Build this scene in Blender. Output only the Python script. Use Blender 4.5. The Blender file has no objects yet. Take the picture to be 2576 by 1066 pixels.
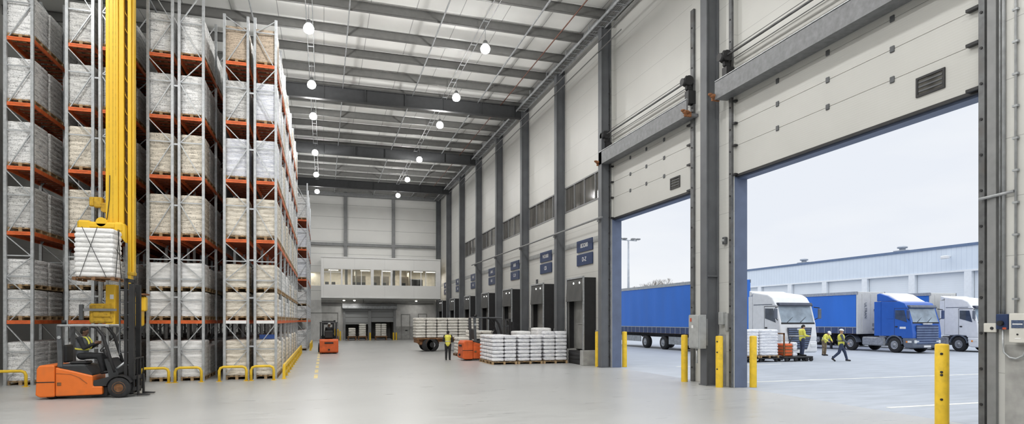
import bpy, math, random
from mathutils import Vector, Matrix
PI = math.pi
RND = random.Random(7)
SC = bpy.context.scene
COL = SC.collection
def R(d): return math.radians(d)

# ------------------------------------------------------------------ materials
def nt(name):
    m = bpy.data.materials.new(name); m.use_nodes = True
    t = m.node_tree
    return m, t, t.nodes['Principled BSDF']
def setin(node, key, v):
    if key in node.inputs: node.inputs[key].default_value = v
def mat(name, col, rough=.6, metal=0., var=.12, scale=4., bump=0., spec=.4, stretch=(1, 1, 1), emit=0., emitcol=None, alpha=None, dirt=0., dirtcol=(.08, .07, .06), dscale=3.):
    m, t, b = nt(name); N = t.nodes; L = t.links
    setin(b, 'Roughness', rough); setin(b, 'Metallic', metal); setin(b, 'Specular IOR Level', spec)
    tc = N.new('ShaderNodeTexCoord'); mp = N.new('ShaderNodeMapping'); mp.inputs['Scale'].default_value = stretch
    L.new(tc.outputs['Object'], mp.inputs['Vector'])
    nz = N.new('ShaderNodeTexNoise'); nz.inputs['Scale'].default_value = scale; nz.inputs['Detail'].default_value = 3
    L.new(mp.outputs[0], nz.inputs['Vector'])
    rp = N.new('ShaderNodeValToRGB')
    rp.color_ramp.elements[0].position = .3; rp.color_ramp.elements[1].position = .7
    rp.color_ramp.elements[0].color = (*[c * (1 - var) for c in col], 1)
    rp.color_ramp.elements[1].color = (*[min(1, c * (1 + var * .6)) for c in col], 1)
    L.new(nz.outputs['Fac'], rp.inputs['Fac'])
    out = rp.outputs['Color']
    if dirt > 0:
        n2 = N.new('ShaderNodeTexNoise'); n2.inputs['Scale'].default_value = dscale; n2.inputs['Detail'].default_value = 5
        L.new(tc.outputs['Object'], n2.inputs['Vector'])
        r2 = N.new('ShaderNodeValToRGB'); r2.color_ramp.elements[0].position = .52; r2.color_ramp.elements[1].position = .72
        r2.color_ramp.elements[0].color = (0, 0, 0, 1); r2.color_ramp.elements[1].color = (dirt, dirt, dirt, 1)
        L.new(n2.outputs['Fac'], r2.inputs['Fac'])
        mx = N.new('ShaderNodeMix'); mx.data_type = 'RGBA'
        L.new(r2.outputs['Color'], mx.inputs[0]); L.new(out, mx.inputs[6]); mx.inputs[7].default_value = (*dirtcol, 1)
        out = mx.outputs[2]
    L.new(out, b.inputs['Base Color'])
    if bump:
        bp = N.new('ShaderNodeBump'); bp.inputs['Strength'].default_value = bump; bp.inputs['Distance'].default_value = .02
        L.new(nz.outputs['Fac'], bp.inputs['Height']); L.new(bp.outputs[0], b.inputs['Normal'])
    if emit:
        b.inputs['Emission Color'].default_value = (*(emitcol or col), 1); b.inputs['Emission Strength'].default_value = emit
    return m

def lines_mat(name, col, linecol, axis, pitch, width, rough=.5, rib=0., ribp=.1, var=.05, spec=.4, axis2=None, pitch2=1., width2=.01, off=0.):
    """a sheet with joint lines across one axis (object space), fine ribs optional"""
    m, t, b = nt(name); N = t.nodes; L = t.links
    setin(b, 'Roughness', rough); setin(b, 'Specular IOR Level', spec)
    tc = N.new('ShaderNodeTexCoord'); sp = N.new('ShaderNodeSeparateXYZ'); L.new(tc.outputs['Object'], sp.inputs[0])
    def line(ax, p, w, o=0.):
        ad = N.new('ShaderNodeMath'); ad.operation = 'ADD'; L.new(sp.outputs[ax], ad.inputs[0]); ad.inputs[1].default_value = o + p * 200
        dv = N.new('ShaderNodeMath'); dv.operation = 'DIVIDE'; L.new(ad.outputs[0], dv.inputs[0]); dv.inputs[1].default_value = p
        fr = N.new('ShaderNodeMath'); fr.operation = 'FRACT'; L.new(dv.outputs[0], fr.inputs[0])
        lt = N.new('ShaderNodeMath'); lt.operation = 'LESS_THAN'; L.new(fr.outputs[0], lt.inputs[0]); lt.inputs[1].default_value = w / p
        return lt.outputs[0], fr.outputs[0]
    l1, _ = line(axis, pitch, width, off)
    fac = l1
    if axis2 is not None:
        l2, _ = line(axis2, pitch2, width2)
        mxm = N.new('ShaderNodeMath'); mxm.operation = 'MAXIMUM'; L.new(l1, mxm.inputs[0]); L.new(l2, mxm.inputs[1]); fac = mxm.outputs[0]
    nz = N.new('ShaderNodeTexNoise'); nz.inputs['Scale'].default_value = .7; nz.inputs['Detail'].default_value = 4
    L.new(tc.outputs['Object'], nz.inputs['Vector'])
    rp = N.new('ShaderNodeValToRGB'); rp.color_ramp.elements[0].position = .3; rp.color_ramp.elements[1].position = .7
    rp.color_ramp.elements[0].color = (*[c * (1 - var) for c in col], 1); rp.color_ramp.elements[1].color = (*col, 1)
    L.new(nz.outputs['Fac'], rp.inputs['Fac'])
    mx = N.new('ShaderNodeMix'); mx.data_type = 'RGBA'
    L.new(fac, mx.inputs[0]); L.new(rp.outputs['Color'], mx.inputs[6]); mx.inputs[7].default_value = (*linecol, 1)
    L.new(mx.outputs[2], b.inputs['Base Color'])
    if rib:
        _, fr = line(axis, ribp, ribp * .1)
        pp = N.new('ShaderNodeMath'); pp.operation = 'PINGPONG'; L.new(fr, pp.inputs[0]); pp.inputs[1].default_value = .5
        bp = N.new('ShaderNodeBump'); bp.inputs['Strength'].default_value = rib; bp.inputs['Distance'].default_value = .01
        L.new(pp.outputs[0], bp.inputs['Height']); L.new(bp.outputs[0], b.inputs['Normal'])
    return m

def goods_mat(name, col, dark, layer=.17, speck=.5, rough=.42, wrinkle=.6):
    """film-wrapped sacks: layer seams, print marks, painted crease shade and highlights, shifted per object"""
    m, t, b = nt(name); N = t.nodes; L = t.links
    setin(b, 'Roughness', rough); setin(b, 'Specular IOR Level', .5)
    tc = N.new('ShaderNodeTexCoord'); oi = N.new('ShaderNodeObjectInfo')
    off = N.new('ShaderNodeVectorMath'); off.operation = 'MULTIPLY_ADD'
    cb = N.new('ShaderNodeCombineXYZ')
    for i, k in enumerate((17., 29., 3.)):
        mu = N.new('ShaderNodeMath'); mu.operation = 'MULTIPLY'; mu.inputs[1].default_value = k; L.new(oi.outputs['Random'], mu.inputs[0]); L.new(mu.outputs[0], cb.inputs[i])
    ad = N.new('ShaderNodeVectorMath'); ad.operation = 'ADD'; L.new(tc.outputs['Object'], ad.inputs[0]); L.new(cb.outputs[0], ad.inputs[1])
    mp = N.new('ShaderNodeMapping'); mp.inputs['Scale'].default_value = (1.1, 1.1, 8.); L.new(ad.outputs[0], mp.inputs[0])
    n1 = N.new('ShaderNodeTexNoise'); n1.inputs['Scale'].default_value = 3.; n1.inputs['Detail'].default_value = 6; n1.inputs['Roughness'].default_value = .7; L.new(mp.outputs[0], n1.inputs['Vector'])
    r1 = N.new('ShaderNodeValToRGB'); e = r1.color_ramp.elements
    e[0].position = .30; e[0].color = (*dark, 1); e[1].position = .48; e[1].color = (*col, 1)
    e2 = r1.color_ramp.elements.new(.66); e2.color = (*[min(1, c * 1.25 + .03) for c in col], 1)  # dark streaks and pale end paint crease shade and film highlights
    L.new(n1.outputs['Fac'], r1.inputs['Fac'])
    n2 = N.new('ShaderNodeTexNoise'); n2.inputs['Scale'].default_value = 26.; n2.inputs['Detail'].default_value = 2; L.new(ad.outputs[0], n2.inputs['Vector'])
    r2 = N.new('ShaderNodeValToRGB'); r2.color_ramp.elements[0].position = .34; r2.color_ramp.elements[1].position = .44
    r2.color_ramp.elements[0].color = (1 - speck, 1 - speck, 1 - speck, 1); r2.color_ramp.elements[1].color = (1, 1, 1, 1)
    L.new(n2.outputs['Fac'], r2.inputs['Fac'])
    mx = N.new('ShaderNodeMix'); mx.data_type = 'RGBA'; mx.blend_type = 'MULTIPLY'; mx.inputs[0].default_value = 1
    L.new(r1.outputs['Color'], mx.inputs[6]); L.new(r2.outputs['Color'], mx.inputs[7])
    L.new(mx.outputs[2], b.inputs['Base Color'])
    bp = N.new('ShaderNodeBump'); bp.inputs['Strength'].default_value = wrinkle; bp.inputs['Distance'].default_value = .03
    L.new(n1.outputs['Fac'], bp.inputs['Height']); L.new(bp.outputs[0], b.inputs['Normal'])
    return m

def glass_mat(name, tint, refl=.1, rough=.03):
    m = bpy.data.materials.new(name); m.use_nodes = True; t = m.node_tree; N = t.nodes; L = t.links
    N.remove(N['Principled BSDF'])
    tr = N.new('ShaderNodeBsdfTransparent'); tr.inputs[0].default_value = (*tint, 1)
    gl = N.new('ShaderNodeBsdfGlossy'); gl.inputs['Roughness'].default_value = rough
    mx = N.new('ShaderNodeMixShader'); mx.inputs[0].default_value = refl
    L.new(tr.outputs[0], mx.inputs[1]); L.new(gl.outputs[0], mx.inputs[2]); L.new(mx.outputs[0], N['Material Output'].inputs[0])
    return m

def floor_mat():
    m, t, b = nt('polished_concrete'); N = t.nodes; L = t.links
    tc = N.new('ShaderNodeTexCoord')
    n1 = N.new('ShaderNodeTexNoise'); n1.inputs['Scale'].default_value = .25; n1.inputs['Detail'].default_value = 5; L.new(tc.outputs['Object'], n1.inputs['Vector'])
    mp = N.new('ShaderNodeMapping'); mp.inputs['Scale'].default_value = (.35, 3.2, 1); mp.inputs['Rotation'].default_value = (0, 0, R(8)); L.new(tc.outputs['Object'], mp.inputs[0])
    n2 = N.new('ShaderNodeTexNoise'); n2.inputs['Scale'].default_value = 2.2; n2.inputs['Detail'].default_value = 5; n2.inputs['Roughness'].default_value = .55; L.new(mp.outputs[0], n2.inputs['Vector'])
    ad = N.new('ShaderNodeMath'); ad.operation = 'ADD'; L.new(n1.outputs['Fac'], ad.inputs[0]); L.new(n2.outputs['Fac'], ad.inputs[1])
    hf = N.new('ShaderNodeMath'); hf.operation = 'MULTIPLY'; hf.inputs[1].default_value = .5; L.new(ad.outputs[0], hf.inputs[0])
    rp = N.new('ShaderNodeValToRGB'); rp.color_ramp.elements[0].position = .36; rp.color_ramp.elements[1].position = .64
    rp.color_ramp.elements[0].color = (.375, .38, .378, 1); rp.color_ramp.elements[1].color = (.455, .46, .457, 1)
    L.new(hf.outputs[0], rp.inputs['Fac']); L.new(rp.outputs[0], b.inputs['Base Color'])
    rr = N.new('ShaderNodeMapRange'); rr.inputs[1].default_value = .3; rr.inputs[2].default_value = .7; rr.inputs[3].default_value = .27; rr.inputs[4].default_value = .37
    L.new(n2.outputs['Fac'], rr.inputs[0]); L.new(rr.outputs[0], b.inputs['Roughness'])
    setin(b, 'Specular IOR Level', .45)
    return m

M = {}
M['floor'] = floor_mat()
M['yard'] = mat('yard_asphalt', (.385, .415, .46), .75, var=.12, scale=1.4, stretch=(.5, 2.5, 1), bump=.1)
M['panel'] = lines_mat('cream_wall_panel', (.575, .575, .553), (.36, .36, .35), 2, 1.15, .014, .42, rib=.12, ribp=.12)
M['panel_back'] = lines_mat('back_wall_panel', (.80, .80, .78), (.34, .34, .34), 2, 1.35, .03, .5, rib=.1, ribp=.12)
M['deck'] = lines_mat('ceiling_deck', (.87, .87, .85), (.38, .38, .38), 0, 2.05, .03, .55, rib=.2, ribp=.34)
M['concrete'] = mat('bare_concrete', (.36, .36, .35), .85, var=.25, scale=3, bump=.2)
M['lowwall'] = mat('grey_block_wall', (.58, .58, .57), .8, var=.15, scale=2, bump=.1)
M['steel_dark'] = mat('dark_painted_steel', (.095, .10, .107), .5, .1, var=.15)
M['girder'] = mat('dark_roof_girder', (.048, .05, .053), .55, .1, var=.12)
M['steel_col'] = mat('column_paint', (.125, .132, .143), .5, .1, var=.15, scale=1.5)
M['steel_mid'] = mat('grey_painted_steel', (.23, .235, .24), .5, .1, var=.12)
M['purlin'] = mat('purlin_grey', (.165, .165, .16), .55, .2, var=.1)
M['galv'] = mat('galvanised_steel', (.46, .48, .50), .42, .45, var=.2, scale=9)
M['galv_flat'] = mat('galvanised_sheet', (.37, .385, .40), .45, .3, var=.25, scale=5)
M['track'] = mat('door_track_steel', (.15, .155, .16), .5, .4, var=.3, scale=6, dirt=.6)
M['black'] = mat('black_metal', (.022, .022, .024), .5, var=.2)
M['rubber'] = mat('tyre_rubber', (.03, .03, .032), .8, var=.3, scale=12, bump=.1)
M['blackplastic'] = mat('black_plastic', (.03, .032, .035), .5, var=.2)
M['orange_beam'] = mat('rack_beam_orange', (.70, .14, .035), .45, var=.2, scale=7, dirt=.35, dirtcol=(.2, .05, .02))
M['orange_shaded'] = mat('rack_deck_shaded', (.30, .06, .02), .7, var=.3, scale=5)  # beam orange darkened, under-shelf shade put into the colour
M['yellow'] = mat('safety_yellow', (.80, .53, .035), .45, var=.1, scale=4, dirt=.35, dirtcol=(.30, .2, .03), dscale=5)
M['crane'] = mat('crane_yellow', (.80, .50, .03), .4, var=.06, scale=2, dirt=.2, dirtcol=(.5, .3, .03), dscale=2)
M['crane_dark'] = mat('crane_yellow_worn', (.62, .38, .03), .55, var=.2, scale=8, dirt=.7, dirtcol=(.2, .12, .03), dscale=9)
M['hose'] = mat('brown_hose', (.11, .06, .02), .7, var=.5, scale=12)
M['truck_orange'] = mat('forklift_orange', (.80, .185, .03), .35, var=.08, scale=3, dirt=.35, dirtcol=(.35, .12, .04), dscale=3)
M['orange_dull'] = mat('forklift_red_orange', (.72, .13, .03), .45, var=.15, scale=4, dirt=.4, dirtcol=(.25, .08, .03))
M['wood'] = mat('pallet_wood', (.42, .29, .16), .85, var=.35, scale=6, stretch=(1, 6, 6), bump=.2)
M['wood_dark'] = mat('old_wood', (.24, .13, .065), .85, var=.4, scale=6, bump=.2)
M['rust'] = mat('rusty_steel', (.23, .11, .05), .8, .2, var=.5, scale=9, bump=.2)
M['rust_orange'] = mat('rust_orange', (.27, .115, .05), .8, var=.5, scale=14, bump=.3)
M['w_white'] = goods_mat('wrap_white', (.82, .825, .83), (.25, .26, .28))
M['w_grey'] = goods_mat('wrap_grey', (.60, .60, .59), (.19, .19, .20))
M['w_tan'] = goods_mat('wrap_tan', (.76, .70, .60), (.27, .23, .18))
M['w_brown'] = goods_mat('wrap_brown', (.52, .42, .32), (.2, .15, .11))
M['w_blue'] = goods_mat('wrap_bluewhite', (.76, .78, .86), (.40, .43, .52), speck=.25)
M['w_sack'] = goods_mat('sack_clean_white', (.84, .84, .84), (.62, .63, .66), speck=.12, wrinkle=.35)
M['s_white'] = goods_mat('woven_sack_white', (.82, .83, .87), (.42, .44, .52), speck=.2, wrinkle=.5)
M['s_cream'] = goods_mat('woven_sack_cream', (.74, .72, .67), (.42, .39, .34), speck=.25, wrinkle=.5)
M['s_tan'] = goods_mat('paper_sack_tan', (.78, .72, .62), (.36, .29, .2), speck=.2)
M['navy'] = mat('navy_sign', (.024, .043, .11), .4, var=.1, scale=20)
M['navy_jamb'] = mat('navy_jamb_paint', (.115, .145, .225), .45, var=.12, scale=2)
M['white'] = mat('white_paint', (.8, .8, .8), .4, var=.05)
M['office'] = lines_mat('office_white_panel', (.80, .80, .785), (.6, .6, .6), 0, 3.1, .02, .4)
M['warm'] = mat('office_warm_wall', (.60, .55, .46), .7, var=.15)
M['lampglow'] = mat('lamp_glow', (1, 1, 1), .5, emit=45., emitcol=(1, .985, .96))
M['smallglow'] = mat('small_lamp_glow', (1, 1, .97), .5, emit=1.0)
M['roomglow'] = mat('office_lamp_glow', (1, .93, .8), .5, emit=4.)
M['glass'] = glass_mat('clear_glass', (.93, .95, .95), .1)
M['partition'] = mat('office_partition_tan', (.30, .26, .21), .7, var=.2)
M['darkglass'] = mat('tinted_glass', (.11, .105, .095), .06, var=.5, scale=1.2, spec=.6, stretch=(1, 2, .3))
M['cabglass'] = mat('cab_glass', (.07, .085, .11), .06, var=.5, scale=1.5, spec=.8)
M['windscreen'] = mat('windscreen_glass', (.30, .37, .44), .08, var=.45, scale=1.3, spec=.8)
M['doorleaf'] = lines_mat('door_leaf_cream', (.50, .50, .48), (.5, .5, .48), 2, .24, .006, .45, rib=.15, ribp=.06)
M['curtain'] = mat('dock_curtain', (.08, .081, .08), .7, var=.2, scale=2, bump=.1)
M['dockgrey'] = mat('dock_door_grey', (.25, .25, .24), .6, var=.2, scale=2)
M['roller'] = lines_mat('roller_door_grey', (.30, .31, .315), (.13, .13, .13), 2, .62, .07, .55)
M['box_grey'] = mat('grey_box', (.36, .37, .37), .5, var=.15, scale=5, dirt=.3)
M['box_cream'] = mat('control_box_cream', (.62, .61, .57), .5, var=.08)
M['screen'] = mat('screen_blue', (.09, .12, .2), .2, var=.5, scale=25, stretch=(1, 1, 3))
M['red'] = mat('red_label', (.5, .09, .04), .5)
M['hood'] = mat('door_hood_grey', (.19, .195, .205), .5, .2, var=.2, scale=7)
M['cable'] = mat('cable_grey', (.2, .2, .2), .6)
M['redpipe'] = mat('red_brown_pipe', (.12, .05, .035), .5)
M['blue_cab'] = mat('truck_blue_paint', (.03, .12, .48), .3, var=.08, scale=1.5, spec=.6)
M['blue_curtain'] = mat('trailer_blue_curtain', (.035, .18, .66), .5, var=.08, scale=.8, stretch=(1, 1, .3))
M['blue_dark'] = mat('trailer_blue_dark', (.05, .075, .17), .6, var=.2)
M['cab_white'] = mat('truck_white_paint', (.80, .81, .83), .3, var=.05, spec=.6)
M['container'] = mat('trailer_white', (.70, .70, .68), .5, var=.1, scale=2, dirt=.4, dirtcol=(.4, .38, .35), dscale=2)
M['grille'] = mat('grille_dark', (.06, .07, .1), .4, .2, var=.2)
M['grille_blue'] = mat('grille_slate', (.16, .21, .33), .4, .2, var=.2)
M['chrome'] = mat('bright_metal', (.7, .71, .73), .25, .7, var=.1)
M['rim'] = mat('wheel_rim', (.38, .39, .41), .4, .5, var=.25, scale=9)
M['chassis'] = mat('truck_chassis', (.05, .052, .06), .7, var=.4, scale=5)
M['fender'] = mat('fender_slate', (.13, .15, .19), .6, var=.15)
M['lens'] = mat('headlamp_lens', (.75, .77, .78), .12, var=.1, spec=.8)
M['amber'] = mat('amber_lens', (.8, .25, .03), .3)
M['facade'] = lines_mat('facade_cladding', (.72, .79, .87), (.62, .69, .78), 1, .5, .06, .5)
M['facade_roller'] = lines_mat('facade_roller', (.80, .84, .88), (.72, .76, .81), 2, .22, .02, .5)
M['facade_post'] = mat('facade_post', (.82, .85, .88), .5, var=.05)
M['rooftrim'] = mat('roof_edge_blue', (.14, .2, .32), .5)
M['pole'] = mat('pole_grey', (.45, .48, .52), .5, .2)
M['bark'] = mat('bare_twigs', (.25, .22, .19), .9, var=.3)
M['skin'] = mat('skin', (.50, .29, .20), .55, var=.08, scale=8)
M['skin_dark'] = mat('skin_dark', (.16, .085, .055), .55, var=.08, scale=8)
M['hair'] = mat('dark_hair', (.02, .018, .016), .7, var=.3, scale=30)
M['hivis'] = mat('hi_vis_yellow', (.80, .76, .12), .6, var=.12, scale=9)
M['reflect'] = mat('reflective_tape', (.65, .65, .6), .35)
M['denim'] = mat('navy_workwear', (.045, .06, .11), .8, var=.25, scale=9)
M['blackcloth'] = mat('black_workwear', (.022, .023, .026), .8, var=.3, scale=9)
M['greycloth'] = mat('grey_jacket', (.12, .13, .15), .8, var=.3, scale=9)
M['camo'] = mat('camo_trousers', (.22, .17, .11), .85, var=.6, scale=9)
M['helmet'] = mat('white_helmet', (.8, .8, .78), .35)
M['greybox'] = mat('floor_line_yellow', (.72, .60, .30), .7, var=.25, scale=3)
M['yardline'] = mat('yard_line', (.72, .72, .68), .8, var=.2, scale=2)
M['bluebin'] = mat('blue_bin', (.04, .1, .35), .5)

# ------------------------------------------------------------------ mesh builder
class MB:
    def __init__(s): s.v = []; s.f = []; s.sm = []
    def add(s, vs, fs, smooth=False):
        b = len(s.v); s.v.extend([tuple(p) for p in vs])
        for f in fs: s.f.append(tuple(b + i for i in f)); s.sm.append(smooth)
        return s
    def box(s, x0, x1, y0, y1, z0, z1):
        vs = [(x0, y0, z0), (x1, y0, z0), (x1, y1, z0), (x0, y1, z0), (x0, y0, z1), (x1, y0, z1), (x1, y1, z1), (x0, y1, z1)]
        return s.add(vs, [(0, 3, 2, 1), (4, 5, 6, 7), (0, 1, 5, 4), (1, 2, 6, 5), (2, 3, 7, 6), (3, 0, 4, 7)])
    def rbox(s, x0, x1, y0, y1, z0, z1, b=.02):
        """chamfered box"""
        b = min(b, (x1 - x0) * .45, (y1 - y0) * .45, (z1 - z0) * .45)
        X = (x0, x1); Y = (y0, y1); Z = (z0, z1); sg = (1, -1)
        vs = []; ix = {}
        for i in (0, 1):
            for j in (0, 1):
                for k in (0, 1):
                    p = (X[i], Y[j], Z[k]); d = (b * sg[i], b * sg[j], b * sg[k])
                    ix[i, j, k, 0] = len(vs); vs.append((p[0], p[1] + d[1], p[2] + d[2]))
                    ix[i, j, k, 1] = len(vs); vs.append((p[0] + d[0], p[1], p[2] + d[2]))
                    ix[i, j, k, 2] = len(vs); vs.append((p[0] + d[0], p[1] + d[1], p[2]))
        fs = []
        def q(*a): fs.append(tuple(ix[t] for t in a))
        q((0,0,0,0),(0,0,1,0),(0,1,1,0),(0,1,0,0)); q((1,0,0,0),(1,1,0,0),(1,1,1,0),(1,0,1,0))
        q((0,0,0,1),(1,0,0,1),(1,0,1,1),(0,0,1,1)); q((0,1,0,1),(0,1,1,1),(1,1,1,1),(1,1,0,1))
        q((0,0,0,2),(0,1,0,2),(1,1,0,2),(1,0,0,2)); q((0,0,1,2),(1,0,1,2),(1,1,1,2),(0,1,1,2))
        for i in (0, 1):
            for j in (0, 1): q((i,j,0,0),(i,j,1,0),(i,j,1,1),(i,j,0,1))
        for i in (0, 1):
            for k in (0, 1): q((i,0,k,0),(i,1,k,0),(i,1,k,2),(i,0,k,2))
        for j in (0, 1):
            for k in (0, 1): q((0,j,k,1),(1,j,k,1),(1,j,k,2),(0,j,k,2))
        for i in (0, 1):
            for j in (0, 1):
                for k in (0, 1): q((i,j,k,0),(i,j,k,1),(i,j,k,2))
        return s.add(vs, fs)
    def bar(s, p, q, w, h, up=(0, 0, 1)):
        p = Vector(p); q = Vector(q); d = (q - p).normalized(); u = Vector(up)
        if abs(d.dot(u)) > .98: u = Vector((0, 1, 0))
        a = d.cross(u).normalized() * (w / 2); b = a.cross(d).normalized() * (h / 2)
        vs = []
        for c in (p, q): vs += [c - a - b, c + a - b, c + a + b, c - a + b]
        return s.add(vs, [(0, 1, 2, 3), (7, 6, 5, 4), (0, 4, 5, 1), (1, 5, 6, 2), (2, 6, 7, 3), (3, 7, 4, 0)])
    def cyl(s, p, q, r0, r1=None, n=12, caps=True):
        r1 = r0 if r1 is None else r1
        p = Vector(p); q = Vector(q); d = (q - p).normalized(); u = Vector((0, 0, 1))
        if abs(d.dot(u)) > .95: u = Vector((1, 0, 0))
        a = d.cross(u).normalized(); b = d.cross(a).normalized()
        vs = []
        for c, r in ((p, r0), (q, r1)):
            for i in range(n):
                t = 2 * PI * i / n; vs.append(c + a * (r * math.cos(t)) + b * (r * math.sin(t)))
        s.add(vs, [(i, (i + 1) % n, n + (i + 1) % n, n + i) for i in range(n)], True)
        if caps: s.add(vs, [tuple(range(n))[::-1], tuple(range(n, 2 * n))])
        return s
    def tube(s, pts, r, n=8):
        for a, b in zip(pts, pts[1:]): s.cyl(a, b, r, n=n)
        return s
    def sweep(s, pts, r, n=8):
        """one smooth tube through the points"""
        P = [Vector(p) for p in pts]; vs = []
        for i, p in enumerate(P):
            d = (P[min(i + 1, len(P) - 1)] - P[max(i - 1, 0)]).normalized()
            u = Vector((0, 0, 1)) if abs(d.z) < .9 else Vector((1, 0, 0))
            if i == 0: a = d.cross(u).normalized()
            else: a = (a - d * a.dot(d)).normalized()
            b = d.cross(a)
            vs += [p + a * (r * math.cos(2 * PI * k / n)) + b * (r * math.sin(2 * PI * k / n)) for k in range(n)]
        fs = [(i * n + k, i * n + (k + 1) % n, (i + 1) * n + (k + 1) % n, (i + 1) * n + k) for i in range(len(P) - 1) for k in range(n)]
        s.add(vs, fs, True)
        return s.add(vs, [tuple(range(n)), tuple(range(len(vs) - n, len(vs)))[::-1]])
    def lathe(s, prof, c, axis, n=24):
        """prof [(radius, along)], about the axis 0/1/2 through c"""
        vs = []
        for r, h in prof:
            for i in range(n):
                t = 2 * PI * i / n; a, b = r * math.cos(t), r * math.sin(t)
                p = [(h, a, b), (a, h, b), (a, b, h)][axis]
                vs.append((c[0] + p[0], c[1] + p[1], c[2] + p[2]))
        m = len(prof)
        return s.add(vs, [(k * n + i, k * n + (i + 1) % n, (k + 1) * n + (i + 1) % n, (k + 1) * n + i) for k in range(m - 1) for i in range(n)], True)
    def prism(s, poly, axis, a0, a1):
        """polygon in the other two axes, extruded along the axis"""
        n = len(poly)
        def P(p, a): return [(a, p[0], p[1]), (p[0], a, p[1]), (p[0], p[1], a)][axis]
        vs = [P(p, a0) for p in poly] + [P(p, a1) for p in poly]
        return s.add(vs, [tuple(range(n)), tuple(range(2 * n - 1, n - 1, -1))] + [(i, n + i, n + (i + 1) % n, (i + 1) % n) for i in range(n)])
    def ball(s, c, r, n=12, m=8):
        if not isinstance(r, (tuple, list)): r = (r, r, r)
        vs = []
        for j in range(m + 1):
            a = PI * j / m
            for i in range(n):
                t = 2 * PI * i / n; vs.append((c[0] + r[0] * math.sin(a) * math.cos(t), c[1] + r[1] * math.sin(a) * math.sin(t), c[2] + r[2] * math.cos(a)))
        return s.add(vs, [(j * n + i, (j + 1) * n + i, (j + 1) * n + (i + 1) % n, j * n + (i + 1) % n) for j in range(m) for i in range(n)], True)
    def cap(s, p, q, r0, r1, n=12):
        return s.cyl(p, q, r0, r1, n).ball(p, r0, n).ball(q, r1, n)
    def move(s, d, rz=0.):
        c, k = math.cos(rz), math.sin(rz)
        s.v = [(p[0] * c - p[1] * k + d[0], p[0] * k + p[1] * c + d[1], p[2] + d[2]) for p in s.v]
        return s
    def mesh(s, name):
        me = bpy.data.meshes.new(name); me.from_pydata(s.v, [], s.f)
        me.polygons.foreach_set('use_smooth', s.sm); me.update()
        return me
    def build(s, name, m, parent=None, loc=None, fix=True, sharp=None, bevel=0.):
        me = s.mesh(name); me.materials.append(M[m] if isinstance(m, str) else m)
        if fix:
            import bmesh
            bm = bmesh.new(); bm.from_mesh(me); bmesh.ops.remove_doubles(bm, verts=bm.verts, dist=1e-5); bmesh.ops.recalc_face_normals(bm, faces=bm.faces); bm.to_mesh(me); bm.free()
        if sharp: me.set_sharp_from_angle(angle=R(sharp))
        o = bpy.data.objects.new(name, me); COL.objects.link(o)
        if parent: o.parent = parent
        if loc: o.location = loc
        if bevel:
            b = o.modifiers.new('bevel', 'BEVEL'); b.width = bevel; b.segments = 2; b.limit_method = 'ANGLE'; b.angle_limit = R(40)
        return o

# ------------------------------------------------------------------ objects
def tag(o, label, cat=None, group=None, kind=None):
    o['label'] = label
    if cat: o['category'] = cat
    if group: o['group'] = group
    if kind: o['kind'] = kind
    return o
def thing(name, label, cat, loc=(0, 0, 0), rz=0., group=None, kind=None):
    o = bpy.data.objects.new(name, None); COL.objects.link(o); o.empty_display_size = .2
    o.location = loc; o.rotation_euler = (0, 0, rz)
    return tag(o, label, cat, group, kind)
def struct(mb, name, m, label, cat='structure', bevel=0.):
    return tag(mb.build(name, m, bevel=bevel), label, cat, None, 'structure')
KIDS = {}
def copy_tree(o, parent=None):
    c = o.copy(); COL.objects.link(c)
    if parent: c.parent = parent
    for k in list(o.children): copy_tree(k, c)
    return c
def text(s, size, m, parent, loc, rot, name='lettering', extrude=.004, align='CENTER'):
    cu = bpy.data.curves.new(name, 'FONT'); cu.body = s; cu.size = size; cu.extrude = extrude; cu.align_x = align; cu.align_y = 'CENTER'
    cu.materials.append(M[m]); o = bpy.data.objects.new(name, cu); COL.objects.link(o)
    dg_ = bpy.context.evaluated_depsgraph_get(); me = bpy.data.meshes.new_from_object(o.evaluated_get(dg_)); me.name = name
    bpy.data.objects.remove(o); o = bpy.data.objects.new(name, me); COL.objects.link(o)
    o.parent = parent; o.location = loc; o.rotation_euler = rot
    return o
ORD = ['zeroth', 'first', 'second', 'third', 'fourth', 'fifth', 'sixth', 'seventh', 'eighth', 'ninth', 'tenth', 'eleventh', 'twelfth', 'thirteenth', 'fourteenth', 'fifteenth', 'sixteenth']
# ------------------------------------------------------------------ camera, world
FPX = 1550.
cam = bpy.data.cameras.new('camera'); co = bpy.data.objects.new('camera', cam); COL.objects.link(co)
cam.sensor_width = 36; cam.lens = FPX / 2576 * 36; cam.shift_y = (805 - 533) / 2576; cam.clip_end = 600
co.location = (0, 0, 2.2); co.rotation_euler = (PI / 2, 0, R(-17)); SC.camera = co
vs_ = SC.view_settings; vs_.view_transform = 'Standard'; vs_.look = 'None'; vs_.gamma = 1; vs_.use_curve_mapping = False; vs_.exposure = 0.0
SC.cycles.use_denoising = True; SC.cycles.max_bounces = 6; SC.cycles.diffuse_bounces = 4; SC.cycles.glossy_bounces = 3; SC.cycles.transparent_max_bounces = 8
SC.cycles.use_adaptive_sampling = True; SC.cycles.adaptive_threshold = .02; SC.cycles.sample_clamp_indirect = 6; SC.cycles.caustics_reflective = False; SC.cycles.caustics_refractive = False
w = bpy.data.worlds.new('overcast'); SC.world = w; w.use_nodes = True
N = w.node_tree.nodes; L = w.node_tree.links
tc = N.new('ShaderNodeTexCoord'); mp = N.new('ShaderNodeMapping'); mp.inputs['Scale'].default_value = (1, 1, 4)
nz = N.new('ShaderNodeTexNoise'); nz.inputs['Scale'].default_value = 2.2; nz.inputs['Detail'].default_value = 5
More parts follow.
